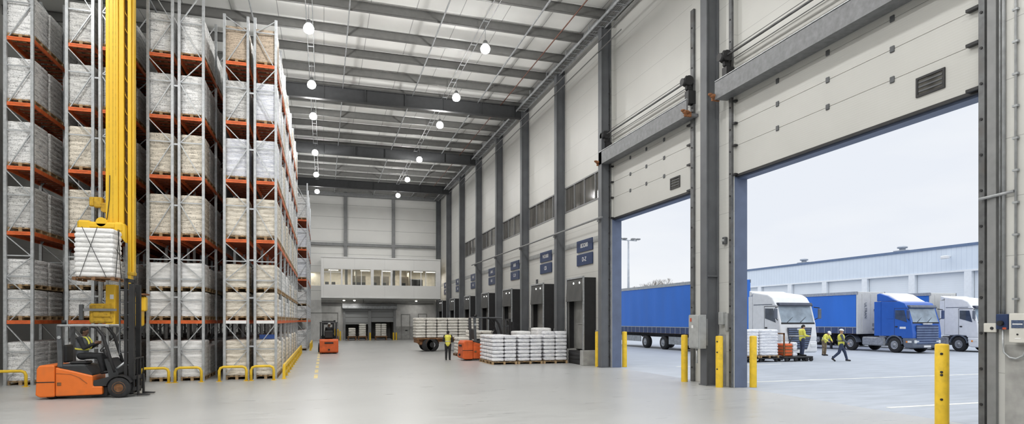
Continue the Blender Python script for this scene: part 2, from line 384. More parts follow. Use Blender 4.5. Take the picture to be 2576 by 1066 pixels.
rp = N.new('ShaderNodeValToRGB'); rp.color_ramp.elements[0].position = .35; rp.color_ramp.elements[1].position = .68
rp.color_ramp.elements[0].color = (.83, .87, .94, 1); rp.color_ramp.elements[1].color = (.945, .965, .985, 1)
L.new(tc.outputs['Generated'], mp.inputs[0]); L.new(mp.outputs[0], nz.inputs['Vector']); L.new(nz.outputs['Fac'], rp.inputs[0]); L.new(rp.outputs[0], N['Background'].inputs[0])
N['Background'].inputs[1].default_value = 1.0
# an overcast sky is brightest overhead
sx_ = N.new('ShaderNodeSeparateXYZ'); L.new(tc.outputs['Generated'], sx_.inputs[0])
mr = N.new('ShaderNodeMapRange'); mr.inputs[1].default_value = .35; mr.inputs[2].default_value = 1.; mr.inputs[3].default_value = 1.; mr.inputs[4].default_value = 2.6
L.new(sx_.outputs[2], mr.inputs[0]); L.new(mr.outputs[0], N['Background'].inputs[1])

WX = 12.8      # inner face of the dock wall
ZC = 16.6      # underside of the roof deck
YB = 70.2      # back wall
D1 = (9.22, 17.1); D2 = (19.5, 26.03); DH = 6.88
COLS = [18.06, 26.25, 32.0, 38.25, 44.4, 50.7, 57.3, 63.7, 69.85]

# ------------------------------------------------------------------ setting
struct(MB().box(-14.3, 13.0, -12, 72, -.3, 0), 'floor', 'floor', 'smooth grey concrete warehouse floor with faint tyre streaks')
struct(MB().box(13.0, 150, -60, 190, -.3, -.004), 'ground', 'yard', 'pale grey asphalt lorry yard outside the open doors', 'ground')
struct(MB().box(-14.3, 13.28, -12, 72, ZC, ZC + .25), 'ceiling', 'deck', 'pale ribbed metal roof deck above the purlins', 'ceiling')
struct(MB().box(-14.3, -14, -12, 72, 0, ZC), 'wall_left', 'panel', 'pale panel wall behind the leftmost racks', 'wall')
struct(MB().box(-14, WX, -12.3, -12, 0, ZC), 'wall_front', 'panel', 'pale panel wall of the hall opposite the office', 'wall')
# dock wall: strips with openings for the doors and the strip windows
wb = MB()
def strip(y0, y1, holes=()):
    z = 0
    for a, b in holes:
        if a > z: wb.box(WX, 13.28, y0, y1, z, a)
        z = b
    wb.box(WX, 13.28, y0, y1, z, ZC)
WIN = []   # (y0, y1) of the strip windows
ys = -12
strip(-12, D1[0]); strip(D1[1], D2[0]); strip(D2[1], 26.5)
wb.box(12.96, 13.28, D1[0], D1[1], DH, ZC); wb.box(12.96, 13.28, D2[0], D2[1], DH, ZC)
prev = 26.5
for i in range(1, 8):
    y0 = COLS[i] + .25; y1 = COLS[i + 1] - .2
    w0, w1 = (y0, y1) if i < 6 else (None, None)
    if w0 is None: strip(prev, y1 + .45)
    else:
        if w0 > prev: strip(prev, w0)
        strip(w0, w1, [(8.1, 9.5)]); WIN.append((w0, w1)); strip(w1, y1 + .45)
    prev = y1 + .45
strip(prev, 72)
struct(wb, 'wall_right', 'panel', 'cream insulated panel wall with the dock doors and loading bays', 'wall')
# plinth of bare concrete along the foot of the dock wall
pb = MB()
for a, b in ((2, D1[0] - .5), (D1[1] + .42, 18.1), (26.55, 70)):
    if b > a: pb.box(WX - .035, WX + .02, a, b, 0, 1.72)
struct(pb, 'baseboard_right', 'concrete', 'bare grey concrete plinth along the foot of the cream wall', 'plinth')
# windows in the wall above the docks
for i, (a, b) in enumerate(WIN):
    w_ = thing('window_%d' % (i + 1), 'strip window of dark glass above the %s loading bay from the doors' % ORD[i + 1], 'window', (WX, 0, 0), kind='structure')
    f = MB(); n = 4
    f.box(-.02, .1, a, b, 8.1, 8.17).box(-.02, .1, a, b, 9.43, 9.5).box(-.02, .1, a, a + .06, 8.1, 9.5).box(-.02, .1, b - .06, b, 8.1, 9.5)
    for k in range(1, n): yy = a + (b - a) * k / n; f.box(-.02, .1, yy - .035, yy + .035, 8.17, 9.43)
    f.build('window_frame', 'steel_mid', w_)
    for k in range(n):
        ya = a + (b - a) * k / n + .04; yb = a + (b - a) * (k + 1) / n - .04
        MB().box(.04, .06, ya, yb, 8.16, 9.44).build('pane', 'darkglass', w_)
# grey string course behind the upper signs
for i in range(1, 8):
    a = COLS[i] + .22; b = COLS[i + 1] - .22
    struct(MB().box(WX - .03, WX + .01, a, b, 6.05, 6.32), 'trim_%d' % i, 'box_grey', 'flat grey band across the wall above the %s loading bay' % ORD[i], 'wall band')
# columns
for i, y in enumerate(COLS):
    c = MB(); top = ZC - .3
    c.box(12.3, 12.34, y - .18, y + .18, 0, top).box(12.72, 12.78, y - .18, y + .18, 0, top).box(12.34, 12.72, y - .12, y + .12, 0, top)
    if i == 0:
        c.box(12.34, 12.72, y - .2, y - .12, 3.66, 3.72).box(12.34, 12.72, y + .12, y + .2, 3.66, 3.72)
    c.box(12.26, 12.79, y - .22, y + .22, 0, .03)
    lab = ['wide steel column standing between the two open doors', 'steel column beside the far open door'] + ['grey steel column on the dock wall, %s along from the doors' % ORD[k] for k in range(2, 9)]
    struct(c, 'column', 'steel_col', lab[i], 'column')
struct(MB().box(12.72, 12.79, 8.86, 9.03, 0, ZC - .3), 'column', 'steel_mid', 'grey steel column beside the control box', 'column')
# roof steel: deep beams, purlins, tie rods
for i, y in enumerate((38.25, 50.8, 63.4)):
    b = MB(); b.box(-14, 12.5, y - .15, y + .15, 15.3, 15.34).box(-14, 12.5, y - .15, y + .15, 16.06, 16.1).box(-14, 12.5, y - .04, y + .04, 15.34, 16.06)
    for x in (-12, -9.6, -7.2, -4.8, -2.4, 0, 2.4, 4.8, 7.2, 9.6, 11.8): b.box(x - .025, x + .025, y - .14, y + .14, 15.34, 16.06)
    struct(b, 'beam', 'girder', ['deep dark roof girder nearest the doors', 'middle deep dark roof girder', 'deep dark roof girder nearest the back wall'][i], 'roof girder')
k = 0; y = 38.75 - 2.55 * 18
while y < 70:
    p = MB(); p.box(-14, 12.7, y - .035, y + .035, 16.14, 16.5).box(-14, 12.7, y - .035, y + .10, 16.12, 16.15).box(-14, 12.7, y - .10, y + .035, 16.5, 16.53)
    near = ' counting from the hall front'
    struct(p, 'purlin', 'purlin', 'grey roof purlin crossing the hall, number %d%s' % (k + 1, near), 'purlin')
    y += 2.55; k += 1
for i, x in enumerate((-7.2, -3.1, 1.1, 5.25, 9.4)):
    struct(MB().box(x - .025, x + .025, -6, 70, 16.03, 16.1), 'tie_rod', 'galv_flat', 'thin steel tie rod running the length of the roof, %s from the racks' % ORD[i + 1], 'tie rod')
# eaves strut
struct(MB().box(12.45, 12.79, -12, 70, 16.1, 16.55), 'beam', 'steel_mid', 'long grey eaves beam on top of the dock wall columns', 'roof girder')

# cable tray and services under the roof edge
t = thing('cable_tray', 'long ladder cable tray under the roof edge along the dock wall', 'cable tray', (11.95, 12, 15.72))
f = MB().box(0, .04, 0, 57.5, 0, .12).box(.5, .54, 0, 57.5, 0, .12); f.build('side_rail', 'galv_flat', t)
f = MB()
for i in range(115): f.box(.04, .5, i * .5, i * .5 + .04, .02, .05)
f.build('rung', 'galv_flat', t)['kind'] = 'stuff'
f = MB()
for j in range(5): f.cyl((.1 + j * .085, 0, .085), (.1 + j * .085, 57.5, .085), .03, n=6)
f.build('cable', 'cable', t)
for i in range(20): MB().box(-.002, .03, i * 2.9 + .2, i * 2.9 + .23, -.03, .41).box(.51, .542, i * 2.9 + .2, i * 2.9 + .23, -.03, .41).box(.0, .54, i * 2.9 + .2, i * 2.9 + .23, -.03, 0).build('hanger', 'galv_flat', t)
tag(MB().cyl((10.9, -6, 16.04), (10.9, 70, 16.04), .03, n=8).build('sprinkler_pipe', 'redpipe'), 'thin red brown sprinkler pipe running along under the purlins', 'pipe')
for zz, y0, y1, lab in ((15.2, 17, 62, 'upper thin cable strung along the dock wall columns'), (14.72, 24, 56, 'lower thin cable strung along the dock wall columns')):
    tag(MB().cyl((12.26, y0, zz), (12.26, y1, zz), .022, n=6).build('ceiling_cable', 'cable'), lab, 'cable')
for x, lab in ((-.62, 'twin lighting conduit above the lamp row nearest the racks'), (7.2, 'twin lighting conduit above the lamp row nearest the dock wall')):
    c = MB()
    for dx in (-.14, .14): c.cyl((x + dx, -4, 16.02), (x + dx, 68, 16.02), .018, n=6)
    for k in range(28): c.box(x - .16, x + .16, -3 + k * 2.55, -2.97 + k * 2.55, 16.0, 16.05)
    tag(c.build('ceiling_conduit', 'galv_flat'), lab, 'conduit')
# pipe along the wall above the signs
t = thing('wall_handrail_pipe', 'slim grey pipe running along the columns above the dock signs', 'pipe', (12.2, 25.8, 6.93))
MB().cyl((0, 0, 0), (0, 26, 0), .045, n=10).build('pipe', 'steel_mid', t)
for y in COLS[1:6]: MB().box(-.03, .1, y - 25.8 - .04, y - 25.8 + .04, -.16, .02).build('clip', 'steel_mid', t)

# lamps
def make_lamp():
    t = thing('ceiling_lamp', 'x', 'lamp', (0, 0, 14.9))
    MB().lathe([(0, .4), (.07, .4), (.1, .36), (.13, .25), (.14, .2), (0, .2)], (0, 0, 0), 2, 20).build('housing', 'steel_mid', t)
    MB().lathe([(0, -.2), (.11, -.175), (.19, -.12), (.225, -.02), (.225, .03), (.19, .13), (.13, .19), (0, .2)], (0, 0, 0), 2, 20).build('diffuser', 'lampglow', t)
    MB().cyl((0, 0, .4), (0, 0, 1.12), .012, n=6).build('hanging_rod', 'galv_flat', t)
    return t
lamp0 = make_lamp(); used = False
LD = bpy.data.lights.new('lamp_light', 'AREA'); LD.shape = 'DISK'; LD.size = .6; LD.energy = 208; LD.color = (1, .985, .955)
LD2 = LD.copy(); LD2.energy = 420   # unseen lamps near the camera, boosted to brighten the rack fronts
LU = bpy.data.lights.new('lamp_uplight', 'AREA'); LU.shape = 'DISK'; LU.size = .5; LU.energy = 7.5; LU.color = (1, .985, .955); LU.use_nodes = True
# uplight added to each lamp, batwing-shaped so that the deck is lit evenly
lN = LU.node_tree.nodes; lL = LU.node_tree.links; ge = lN.new('ShaderNodeNewGeometry'); dt = lN.new('ShaderNodeVectorMath'); dt.operation = 'DOT_PRODUCT'
lL.new(ge.outputs['Incoming'], dt.inputs[0]); lL.new(ge.outputs['Normal'], dt.inputs[1])
ab = lN.new('ShaderNodeMath'); ab.operation = 'ABSOLUTE'; lL.new(dt.outputs['Value'], ab.inputs[0])
mxx = lN.new('ShaderNodeMath'); mxx.operation = 'MAXIMUM'; lL.new(ab.outputs[0], mxx.inputs[0]); mxx.inputs[1].default_value = .40
pw = lN.new('ShaderNodeMath'); pw.operation = 'POWER'; lL.new(mxx.outputs[0], pw.inputs[0]); pw.inputs[1].default_value = -4
em = next((n for n in lN if n.type == 'EMISSION'), None) or lN.new('ShaderNodeEmission')
lo_ = next((n for n in lN if n.type == 'OUTPUT_LIGHT'), None) or lN.new('ShaderNodeOutputLight')
lL.new(pw.outputs[0], em.inputs['Strength']); lL.new(em.outputs[0], lo_.inputs[0])
rows = ((-.62, 'row beside the racks', [-4, 2.4, 8.8, 15.2, 21.6] + [28.3, 35, 40.4, 49.1, 56.5, 63.9]), (7.25, 'row beside the dock wall', [-4, 2.4, 8.8, 15.2, 21.6] + [28.0, 34.6, 39.8, 48.8, 56.1, 63.5]), (-8.3, 'unseen row above the aisle front', [-4, 2.4, 8.8, 15.2, 21.0]))  # third row is out of view, added to raise the fill light
for x, rl, yl in rows:
    for i, y in enumerate(yl):
        if not used: o = lamp0; used = True
        else: o = copy_tree(lamp0)
        o.location = (x, y, 14.9)
        tag(o, 'round high bay lamp hanging in the %s, %s from the front' % (rl, ORD[i + 1]), 'lamp', 'high bay lamps under the roof')
        lo = bpy.data.objects.new('lamp_light', LD2 if x < 5 and y < 10 else LD); COL.objects.link(lo); lo.location = (x, y, 14.6)
        uo = bpy.data.objects.new('lamp_uplight', LU); COL.objects.link(uo); uo.location = (x, y, 14.62); uo.rotation_euler = (PI, 0, 0)

# ------------------------------------------------------------------ sectional doors in the dock wall
def sect_door(idx, y0, y1, lab, hinges, wy, ywin):
    t = thing('door_%d' % idx, lab, 'door', (WX, y0, 0), kind='structure'); W = y1 - y0
    zs = [DH + .06, 7.88, 8.6, 9.32, 10.04, 10.76]
    for k in range(5):
        MB().rbox(.06, .115, -.12, W + .12, zs[k] + .003, zs[k + 1] - .003, .008).build('door_panel', 'doorleaf', t)
    MB().box(.045, .13, -.12, W + .12, DH - .01, DH + .06).build('bottom_seal', 'black', t)
    for (hy, zl) in hinges:
        for z in zl:
            MB().rbox(.03, .07, hy - y0 - .06, hy - y0 + .06, z - .075, z + .075, .012).build('hinge', 'steel_dark', t)
    # vent window
    z = 7.45; f = MB(); yw = wy - y0
    f.box(.03, .07, yw - .34, yw + .34, z + .17, z + .22).box(.03, .07, yw - .34, yw + .34, z - .22, z - .17).box(.03, .07, yw - .34, yw - .29, z - .17, z + .17).box(.03, .07, yw + .29, yw + .34, z - .17, z + .17)
    v = f.build('vent_frame', 'black', t)
    MB().box(.05, .062, yw - .29, yw + .29, z - .17, z + .17).build('vent_pane', 'darkglass', v)
    for k in range(3): MB().bar((.045, yw - .28, z - .1 + k * .1), (.045, yw + .28, z - .1 + k * .1), .02, .035).build('vent_bar', 'steel_dark', v)
    # jamb and head of the opening, painted navy
    j = MB(); j.box(.02, .5, W - .01, W + .03, 0, DH).box(.02, .5, -.03, .01, 0, DH).box(.16, .5, -.03, W + .03, DH - .06, DH + .03)
    j.build('jamb', 'navy_jamb', t)
    # tracks
    for s, yy in ((0, -.02), (1, W + .02)):
        a, b = (yy - (.2 if idx == 2 else .12), yy) if s == 0 else (yy, yy + .14)
        tr = MB(); tr.box(-.08, -.05, a, b, 0, 13.4).box(-.05, -.003, a, a + .03, 0, 13.4).box(-.05, -.003, b - .03, b, 0, 13.4)
        o = tr.build('track', 'track', t)
        bt = MB()
        for k in range(18): bt.cyl((-.08, (a + b) / 2, .5 + k * .72), (-.1, (a + b) / 2, .5 + k * .72), .028, n=8)
        bt.build('bolt', 'black', o)
    # roller brackets on the leaf edges
    for s, yy in ((0, .0), (1, W)):
        for z in zs[:4]:
            d = .26 if s == 0 else -.12
            MB().box(-.06, .05, min(yy, yy + d), max(yy, yy + d), z - .03, z + .03).build('roller_bracket', 'black', t)
    # header hood
    h = MB(); h.prism([(-.5, 9.5), (-.5, 10.0), (-.46, 10.03), (-.44, 10.0), (-.44, 9.56), (-.02, 9.56), (-.02, 9.5)], 1, -.42, W + .33).prism([(-.5, 9.44), (-.5, 9.5), (-.02, 9.5), (-.02, 9.46)], 1, -.42, W + .33)
    hd = h.build('header_hood', 'hood', t)
    MB().box(-.505, -.44, -.42, W + .33, 10.025, 10.05).build('hood_lip', 'galv', hd)
    for yy in (-.4, W + .38):
        e = MB(); e.ball((-.5, yy, 9.58), (.16, .1, .07), 8, 6).ball((-.62, yy, 9.62), (.1, .07, .05), 8, 6).box(-.58, -.3, yy - .03, yy + .03, 9.42, 9.6)
        e.build('buffer', 'rust_orange', hd)
    # torsion shaft with drums and bearing plates
    s = MB().cyl((-.26, -.2, 10.8), (-.26, W + .25, 10.8), .035, n=12).cyl((-.2, -.2, 10.62), (-.2, W + .2, 10.62), .014, n=8).cyl((-.24, -.2, 10.93), (-.24, W + .2, 10.93), .01, n=6)
    sh = s.build('shaft', 'track', t)
    for yy in (-.12, W + .1):
        MB().rbox(-.36, -.02, yy - .05, yy + .05, 10.45, 11.0, .04).cyl((-.26, yy - .14, 10.8), (-.26, yy + .14, 10.8), .17, n=18).cyl((-.5, yy, 10.75), (-.3, yy, 10.75), .13, n=14).box(-.3, 0, yy - .12, yy + .12, 9.98, 10.45).build('drum', 'black', sh)
    return t
sect_door(1, *D1, 'raised cream sectional door with the nearest wide opening to the yard', [(15.15, (9.28, 8.6, 7.88)), (13.25, (9.32, 8.6, 7.88)), (11.3, (9.32, 8.6, 7.88))], 10.34, None)
sect_door(2, *D2, 'raised cream sectional door with the farther opening to the yard', [(24.3, (9.32, 8.6, 7.88)), (22.9, (9.32, 8.6, 7.88)), (21.5, (9.32, 8.6, 7.88))], 20.7, None)

# ------------------------------------------------------------------ dock shelters with their signs
def make_shelter():
    t = thing('dock_shelter', 'x', 'loading dock', (WX, 0, 0))
    W = 2.15; P = .68
    MB().box(-P, 0, 0, .07, .74, 4.3).build('side_panel', 'black', t)
    MB().box(-P, 0, W - .07, W, .74, 4.3).build('side_panel', 'black', t)
    MB().box(-P, 0, .07, W - .07, 4.22, 4.3).build('top_panel', 'black', t)
    MB().box(-P - .015, -P + .05, -.03, .05, .74, 4.34).box(-P - .015, -P + .05, W - .04, W + .03, .74, 4.34).box(-P - .015, -P + .05, -.03, W + .03, 4.28, 4.36).build('edge_frame', 'galv', t)
    MB().prism([(-P, 4.22), (-P + .05, 4.22), (-P - .02, 3.15), (-P - .07, 3.15)], 1, .06, W - .06).build('header_curtain', 'curtain', t)
    MB().box(-P + .02, -P + .06, .07, .18, .74, 3.3).build('side_curtain', 'curtain', t)
    MB().box(-P + .02, -P + .06, W - .27, W - .07, .74, 3.3).build('side_curtain', 'curtain', t)
    d = MB().box(-.3, -.24, .07, W - .07, .74, 4.2).box(-.33, -.3, .5, 1.5, 2.0, 2.06).box(-.33, -.3, .34, .4, .74, 3.9).build('dock_door', 'dockgrey', t)
    MB().rbox(-.36, -.31, .44, .52, 1.75, 2.15, .01).build('door_handle', 'white', d)
    for y in (.35, 1.1): MB().ball((-P - .05, y, 4.05), (.03, .06, .06), 10, 6).build('lamp', 'smallglow', t)
    MB().rbox(-P - .12, -.04, -.25, .14, 0, .73, .02).build('bumper_block', 'concrete', t)
    MB().rbox(-P - .12, -.04, W - .32, W + .25, 0, .73, .02).build('bumper_block', 'concrete', t)
    l = MB().box(-P - .02, -.04, .15, W - .33, 0, .66)
    for k in range(3): l.box(-P - .06, -P - .02, .2, W - .4, .08 + k * .2, .2 + k * .2)
    l.build('leveller', 'black', t)
    return t
def make_sign(ya, yb, z0, z1, word, lab, sz):
    t = thing('dock_sign', lab, 'sign', (WX - .05, (ya + yb) / 2, (z0 + z1) / 2), group=None)
    h = (z1 - z0) / 2; w_ = (yb - ya) / 2
    MB().rbox(-.02, .03, -w_, w_, -h, h, .006).build('board', 'navy', t)
    text(word, sz, 'white', t, (-.026, 0, 0), (PI / 2, 0, -PI / 2))
    return t
sh0 = make_shelter()
UP = ['8DD00', 'WD000', '0000', 'D000', '000', '000', '000']; LOW = ['D-Z', 'CB', 'C-D', '0-0', '0-0', '0-0', '0-0']
for i in range(7):
    y = COLS[i + 1] + 1.5
    o = sh0 if i == 0 else copy_tree(sh0)
    o.location = (WX, y, 0)
    wh = 'nearest the open doors' if i == 0 else 'nearest the back wall' if i == 6 else '%s from the open doors' % ORD[i + 1]
    tag(o, 'black loading dock shelter with grey curtain, ' + wh, 'loading dock', 'dock shelters along the wall')
    a = y + .3; b = y + 2.25
    make_sign(a, b, 5.72, 6.32, UP[i], 'upper navy sign above the dock shelter ' + wh, .31)
    make_sign(a, b, 5.02, 5.6, LOW[i], 'lower navy sign above the dock shelter ' + wh, .31)

# ------------------------------------------------------------------ back wall, office gallery, rear doors
bwx = MB()
BD = (2.3, 7.5)
bwx.box(-14.3, -2.7, YB, YB + .3, 4.4, ZC).box(-2.7, -.25, YB, YB + .3, 7.55, ZC).box(-2.7, -.25, YB, YB + .3, 4.4, 5.85).box(-.25, 13, YB, YB + .3, 4.4, ZC)
struct(bwx, 'wall_back', 'panel_back', 'pale panel wall closing the far end of the hall', 'wall')
lw = MB().box(-14.3, BD[0], YB, YB + .3, 0, 4.4).box(BD[1], 13, YB, YB + .3, 0, 4.4).box(BD[0], BD[1], YB, YB + .3, 3.6, 4.4)
struct(lw, 'wall_back_lower', 'lowwall', 'grey block lower wall under the office gallery', 'wall')
struct(MB().box(7.6, 12.2, YB - .05, YB, 0, 1.5), 'baseboard_back', 'concrete', 'darker concrete plinth at the foot of the far wall', 'plinth')
for x, lab in ((2.3, 'steel column on the far wall left of the two'), (7.5, 'steel column on the far wall right of the two')):
    struct(MB().box(x - .18, x + .18, YB - .3, YB - .002, 8.76, ZC), 'column', 'steel_mid', lab, 'column')
struct(MB().box(-13.9, 12.2, YB - .33, YB - .002, 10.35, 10.65), 'beam', 'steel_mid', 'grey rail across the far wall above the office', 'wall rail')
struct(MB().box(-13.9, 12.7, YB - .5, YB - .02, 15.75, 16.12), 'beam', 'steel_mid', 'grey eaves beam along the top of the far wall', 'wall rail')
# gallery
GX0, GX1, GY, GZ0, GZ1, Wz0, Wz1 = -.25, 12.2, 66.6, 4.62, 8.72, 5.85, 7.55
g = thing('office_gallery', 'white first floor office box with a row of lit windows', 'office', (0, 0, 0), kind='structure')
MB().box(GX0, GX1, GY, GY + .12, Wz1, GZ1).build('upper_panel', 'office', g)
MB().box(GX0, GX1, GY, GY + .12, GZ0, Wz0).build('lower_panel', 'office', g)
MB().box(GX0 - .04, GX1, GY - .05, GY + .13, GZ1, GZ1 + .1).box(GX0 - .04, GX1, GY - .05, GY + .13, GZ0 - .1, GZ0).build('edge_trim', 'white', g)
MB().box(GX0, GX0 + .12, GY + .12, YB - .01, GZ0, GZ1).box(GX0, GX1, GY, YB - .01, GZ1, GZ1 + .08).build('side_panel', 'office', g)
MB().box(GX0, GX1, GY, YB - .01, GZ0 - .12, GZ0 - .04).build('gallery_floor', 'lowwall', g)
MB().box(GX0 + .13, GX1, YB - .1, YB - .01, GZ0, GZ1).box(3.2, 3.3, GY + .3, YB - .1, GZ0, GZ1).box(8.9, 9.0, GY + .9, YB - .1, GZ0, GZ1).build('inner_wall', 'warm', g)
pxw = [208, 305, 462, 480, 613, 625, 762, 908, 945, 1068, 1083, 1203, 1222, 1338, 1358, 1503, 1650, 1722, 1880]
def gx(p):
    u = 780 + p * .1688; a = R(17) + math.atan((u - 1288) / FPX); return GY * math.tan(a)
cuts = sorted([gx(p) for p in pxw])
wins = [(208, 300), (312, 460), (484, 610), (630, 760), (770, 905), (950, 1063), (1084, 1200), (1226, 1335), (1362, 1500), (1510, 1648), (1660, 1720), (1728, 1876)]
for p0, p1 in ((640, 840), (955, 1060), (1090, 1195), (1380, 1490)): MB().box(gx(p0), gx(p1), GY + 1.35, GY + 1.42, GZ0, 6.95).build('partition', 'partition', g)
for p in (545, 1265): MB().box(gx(p) - .14, gx(p) + .14, GY + 1.1, GY + 1.4, GZ0, GZ1).build('inner_column', 'steel_mid', g)
last = GX0
for i, (a, b) in enumerate(wins):
    xa, xb = gx(a), gx(b)
    MB().box(last, xa, GY, GY + .12, Wz0, Wz1).build('mullion', 'white', g)
    fr = MB().box(xa, xb, GY + .02, GY + .1, Wz0, Wz0 + .05).box(xa, xb, GY + .02, GY + .1, Wz1 - .05, Wz1)
    if i < 2: fr.box(xa, xb, GY + .02, GY + .1, 7.18, 7.24)
    f = fr.build('window_frame', 'white', g)
    MB().box(xa, xb, GY + .05, GY + .07, Wz0 + .05, Wz1 - .05).build('pane', 'glass', f)
    last = xb
MB().box(last, GX1, GY, GY + .12, Wz0, Wz1).build('mullion', 'white', g)
for x in (1.0, 4.3, 6.6, 10.0, 11.4):
    MB().box(x - .5, x + .5, GY + 1.6, GY + 1.75, 7.5, 7.56).build('ceiling_light', 'roomglow', g)
OL = bpy.data.lights.new('office_light', 'AREA'); OL.shape = 'RECTANGLE'; OL.size = 1.2; OL.size_y = 1.2; OL.energy = 45; OL.color = (1, .94, .84)
for x in (1.0, 2.5, 4.3, 6.6, 8.2, 10.0, 11.4, -1.5):
    lo = bpy.data.objects.new('office_light', OL); COL.objects.link(lo); lo.location = (x, GY + 1.7 if x > 0 else YB + .9, 7.45)
for x, lab in ((2.1, 'left of the rear loading door header'), (3.2, 'above the rear loading door'), (9.9, 'above the narrow grey door')):
    t = thing('ceiling_lamp', 'small round lamp under the office gallery, ' + lab, 'lamp', (x, YB - 1.2, GZ0 - .33), 0, 'small lamps under the gallery')
    MB().cyl((0, 0, .06), (0, 0, .2), .1, n=14).build('housing', 'white', t); MB().ball((0, 0, .04), (.13, .13, .07), 14, 8).build('diffuser', 'roomglow', t)
    ul = bpy.data.lights.new('under_lamp_light', 'AREA'); ul.shape = 'DISK'; ul.size = .3; ul.energy = 16; ul.color = (1, .97, .92)
    lo = bpy.data.objects.new('under_lamp_light', ul); COL.objects.link(lo); lo.location = (x, YB - 1.2, GZ0 - .42)
# office furniture seen through the panes
def office_screen(x, lab, w_=.38, h=.3):
    t = thing('office_monitor', lab, 'monitor', (x, GY + .6, Wz0 - .02), group='monitors on the office window desk')
    MB().rbox(-w_ / 2, w_ / 2, -.03, .03, .08, .08 + h, .01).build('screen_back', 'black', t)
    MB().box(-.04, .04, -.02, .02, 0, .1).box(-.12, .12, -.08, .08, 0, .015).build('stand', 'black', t)
tag(MB().box(GX0 + .2, GX1 - .1, GY + .35, GY + .95, Wz0 - .06, Wz0 - .025).build('office_desk', 'wood'), 'long desk top behind the office windows', 'desk')
mon = [(252, 'first from the rack side'), (350, 'second from the rack side'), (670, 'first under the middle double window'), (730, 'second under the middle double window'), (800, 'third under the middle double window'), (970, 'behind the seventh window'), (1110, 'behind the eighth window'), (1405, 'behind the tenth window')]
for p, s in mon: office_screen(gx(p), 'dark monitor on the office desk, ' + s)
t = thing('office_chair', 'large dark office chair back behind the office windows', 'chair', (gx(1600), GY + 1.3, GZ0))
MB().rbox(-.75, .75, -.1, .1, 1.2, 2.1, .09).build('backrest', 'black', t); MB().rbox(-.6, .6, -.1, .6, .9, 1.1, .05).build('seat', 'black', t); MB().cyl((0, .25, -.04), (0, .25, .9), .05, n=10).build('pedestal', 'black', t)
# wall window left of the gallery
w_ = thing('window_6', 'lit window in the far wall beside the office gallery', 'window', (0, YB, 0), kind='structure')
MB().box(-2.7, -.25, -.03, .1, 5.85, 5.95).box(-2.7, -.25, -.03, .1, 7.45, 7.55).box(-2.7, -2.62, -.03, .1, 5.95, 7.45).box(-.33, -.25, -.03, .1, 5.95, 7.45).box(-1.55, -1.5, -.03, .1, 5.95, 7.45).build('window_frame', 'white', w_)
for a, b in ((-2.62, -1.55), (-1.5, -.33)): MB().box(a, b, .03, .05, 5.95, 7.45).build('pane', 'glass', w_)
MB().box(-2.9, 0, 1.6, 1.7, 5.2, 8.2).box(-2.9, -2.8, .3, 1.6, 5.2, 8.2).box(-.1, 0, .3, 1.6, 5.2, 8.2).build('room_wall', 'warm', w_)
MB().box(-1.9, -1.2, .7, .9, 8.0, 8.08).build('ceiling_light', 'roomglow', w_)
# double loading door
d = thing('door_3', 'double grey roller door with white sack pallets in its openings', 'door', (0, YB, 0), kind='structure')
MB().box(BD[0] - .25, BD[0], -.25, .1, 0, 3.6).box(BD[1], BD[1] + .25, -.25, .1, 0, 3.6).box(4.72, 5.05, -.2, .1, 0, 3.4).box(BD[0] - .35, BD[1] + .35, -.5, .1, 3.4, 4.0).build('door_frame', 'steel_mid', d)
MB().box(BD[0] - .35, BD[1] + .35, -.62, -.5, 3.5, 3.78).build('header_box', 'galv_flat', d)
MB().box(BD[0], 4.72, -.05, .02, 1.75, 3.4).build('door_leaf', 'roller', d)
MB().box(5.05, BD[1], -.05, .02, 2.0, 3.4).build('door_leaf', 'roller', d)
MB().box(BD[0] - .1, BD[1] + .1, 3.3, 3.4, 0, 4).box(BD[0] - .1, BD[0], .3, 3.3, 0, 4).box(BD[1], BD[1] + .1, .3, 3.3, 0, 4).box(BD[0], BD[1], .3, 3.3, 3.9, 4).box(BD[0], BD[1], .3, 3.3, -.1, -.01).build('bay_lining', 'dockgrey', d)
def flat_door(idx, x0, x1, h, lab, handle=True):
    d = thing('door_%d' % idx, lab, 'door', (0, YB, 0), kind='structure')
    MB().box(x0 - .08, x0, -.06, 0, 0, h).box(x1, x1 + .08, -.06, 0, 0, h).box(x0 - .08, x1 + .08, -.06, 0, h, h + .09).build('door_frame', 'dockgrey', d)
    MB().rbox(x0, x1, -.035, 0, .01, h, .008).build('door_leaf', 'lowwall', d)
    if handle: MB().box((x0 + x1) / 2 - .05, (x0 + x1) / 2 + .2, -.09, -.03, 1.0, 1.1).build('door_handle', 'black', d)
flat_door(4, 8.45, 9.3, 2.8, 'narrow grey door in the far wall beside the loading door')
flat_door(5, 10.35, 11.2, 2.85, 'narrow grey door in the far corner above the trailer', False)
flat_door(6, -2.2, 1.45, 2.95, 'wide pale door in the far wall behind the small forklift', False)
p = MB().cyl((GX0, YB - .3, 4.05), (12, YB - .3, 4.05), .06, n=8).cyl((GX0, YB - .25, 3.85), (7, YB - .25, 3.85), .035, n=8).cyl((4.2, YB - .25, 3.85), (4.2, YB - .25, 4.5), .03, n=6)
tag(p.build('wall_mounted_pipe', 'cable'), 'grey service pipes along the wall under the office gallery', 'pipe')
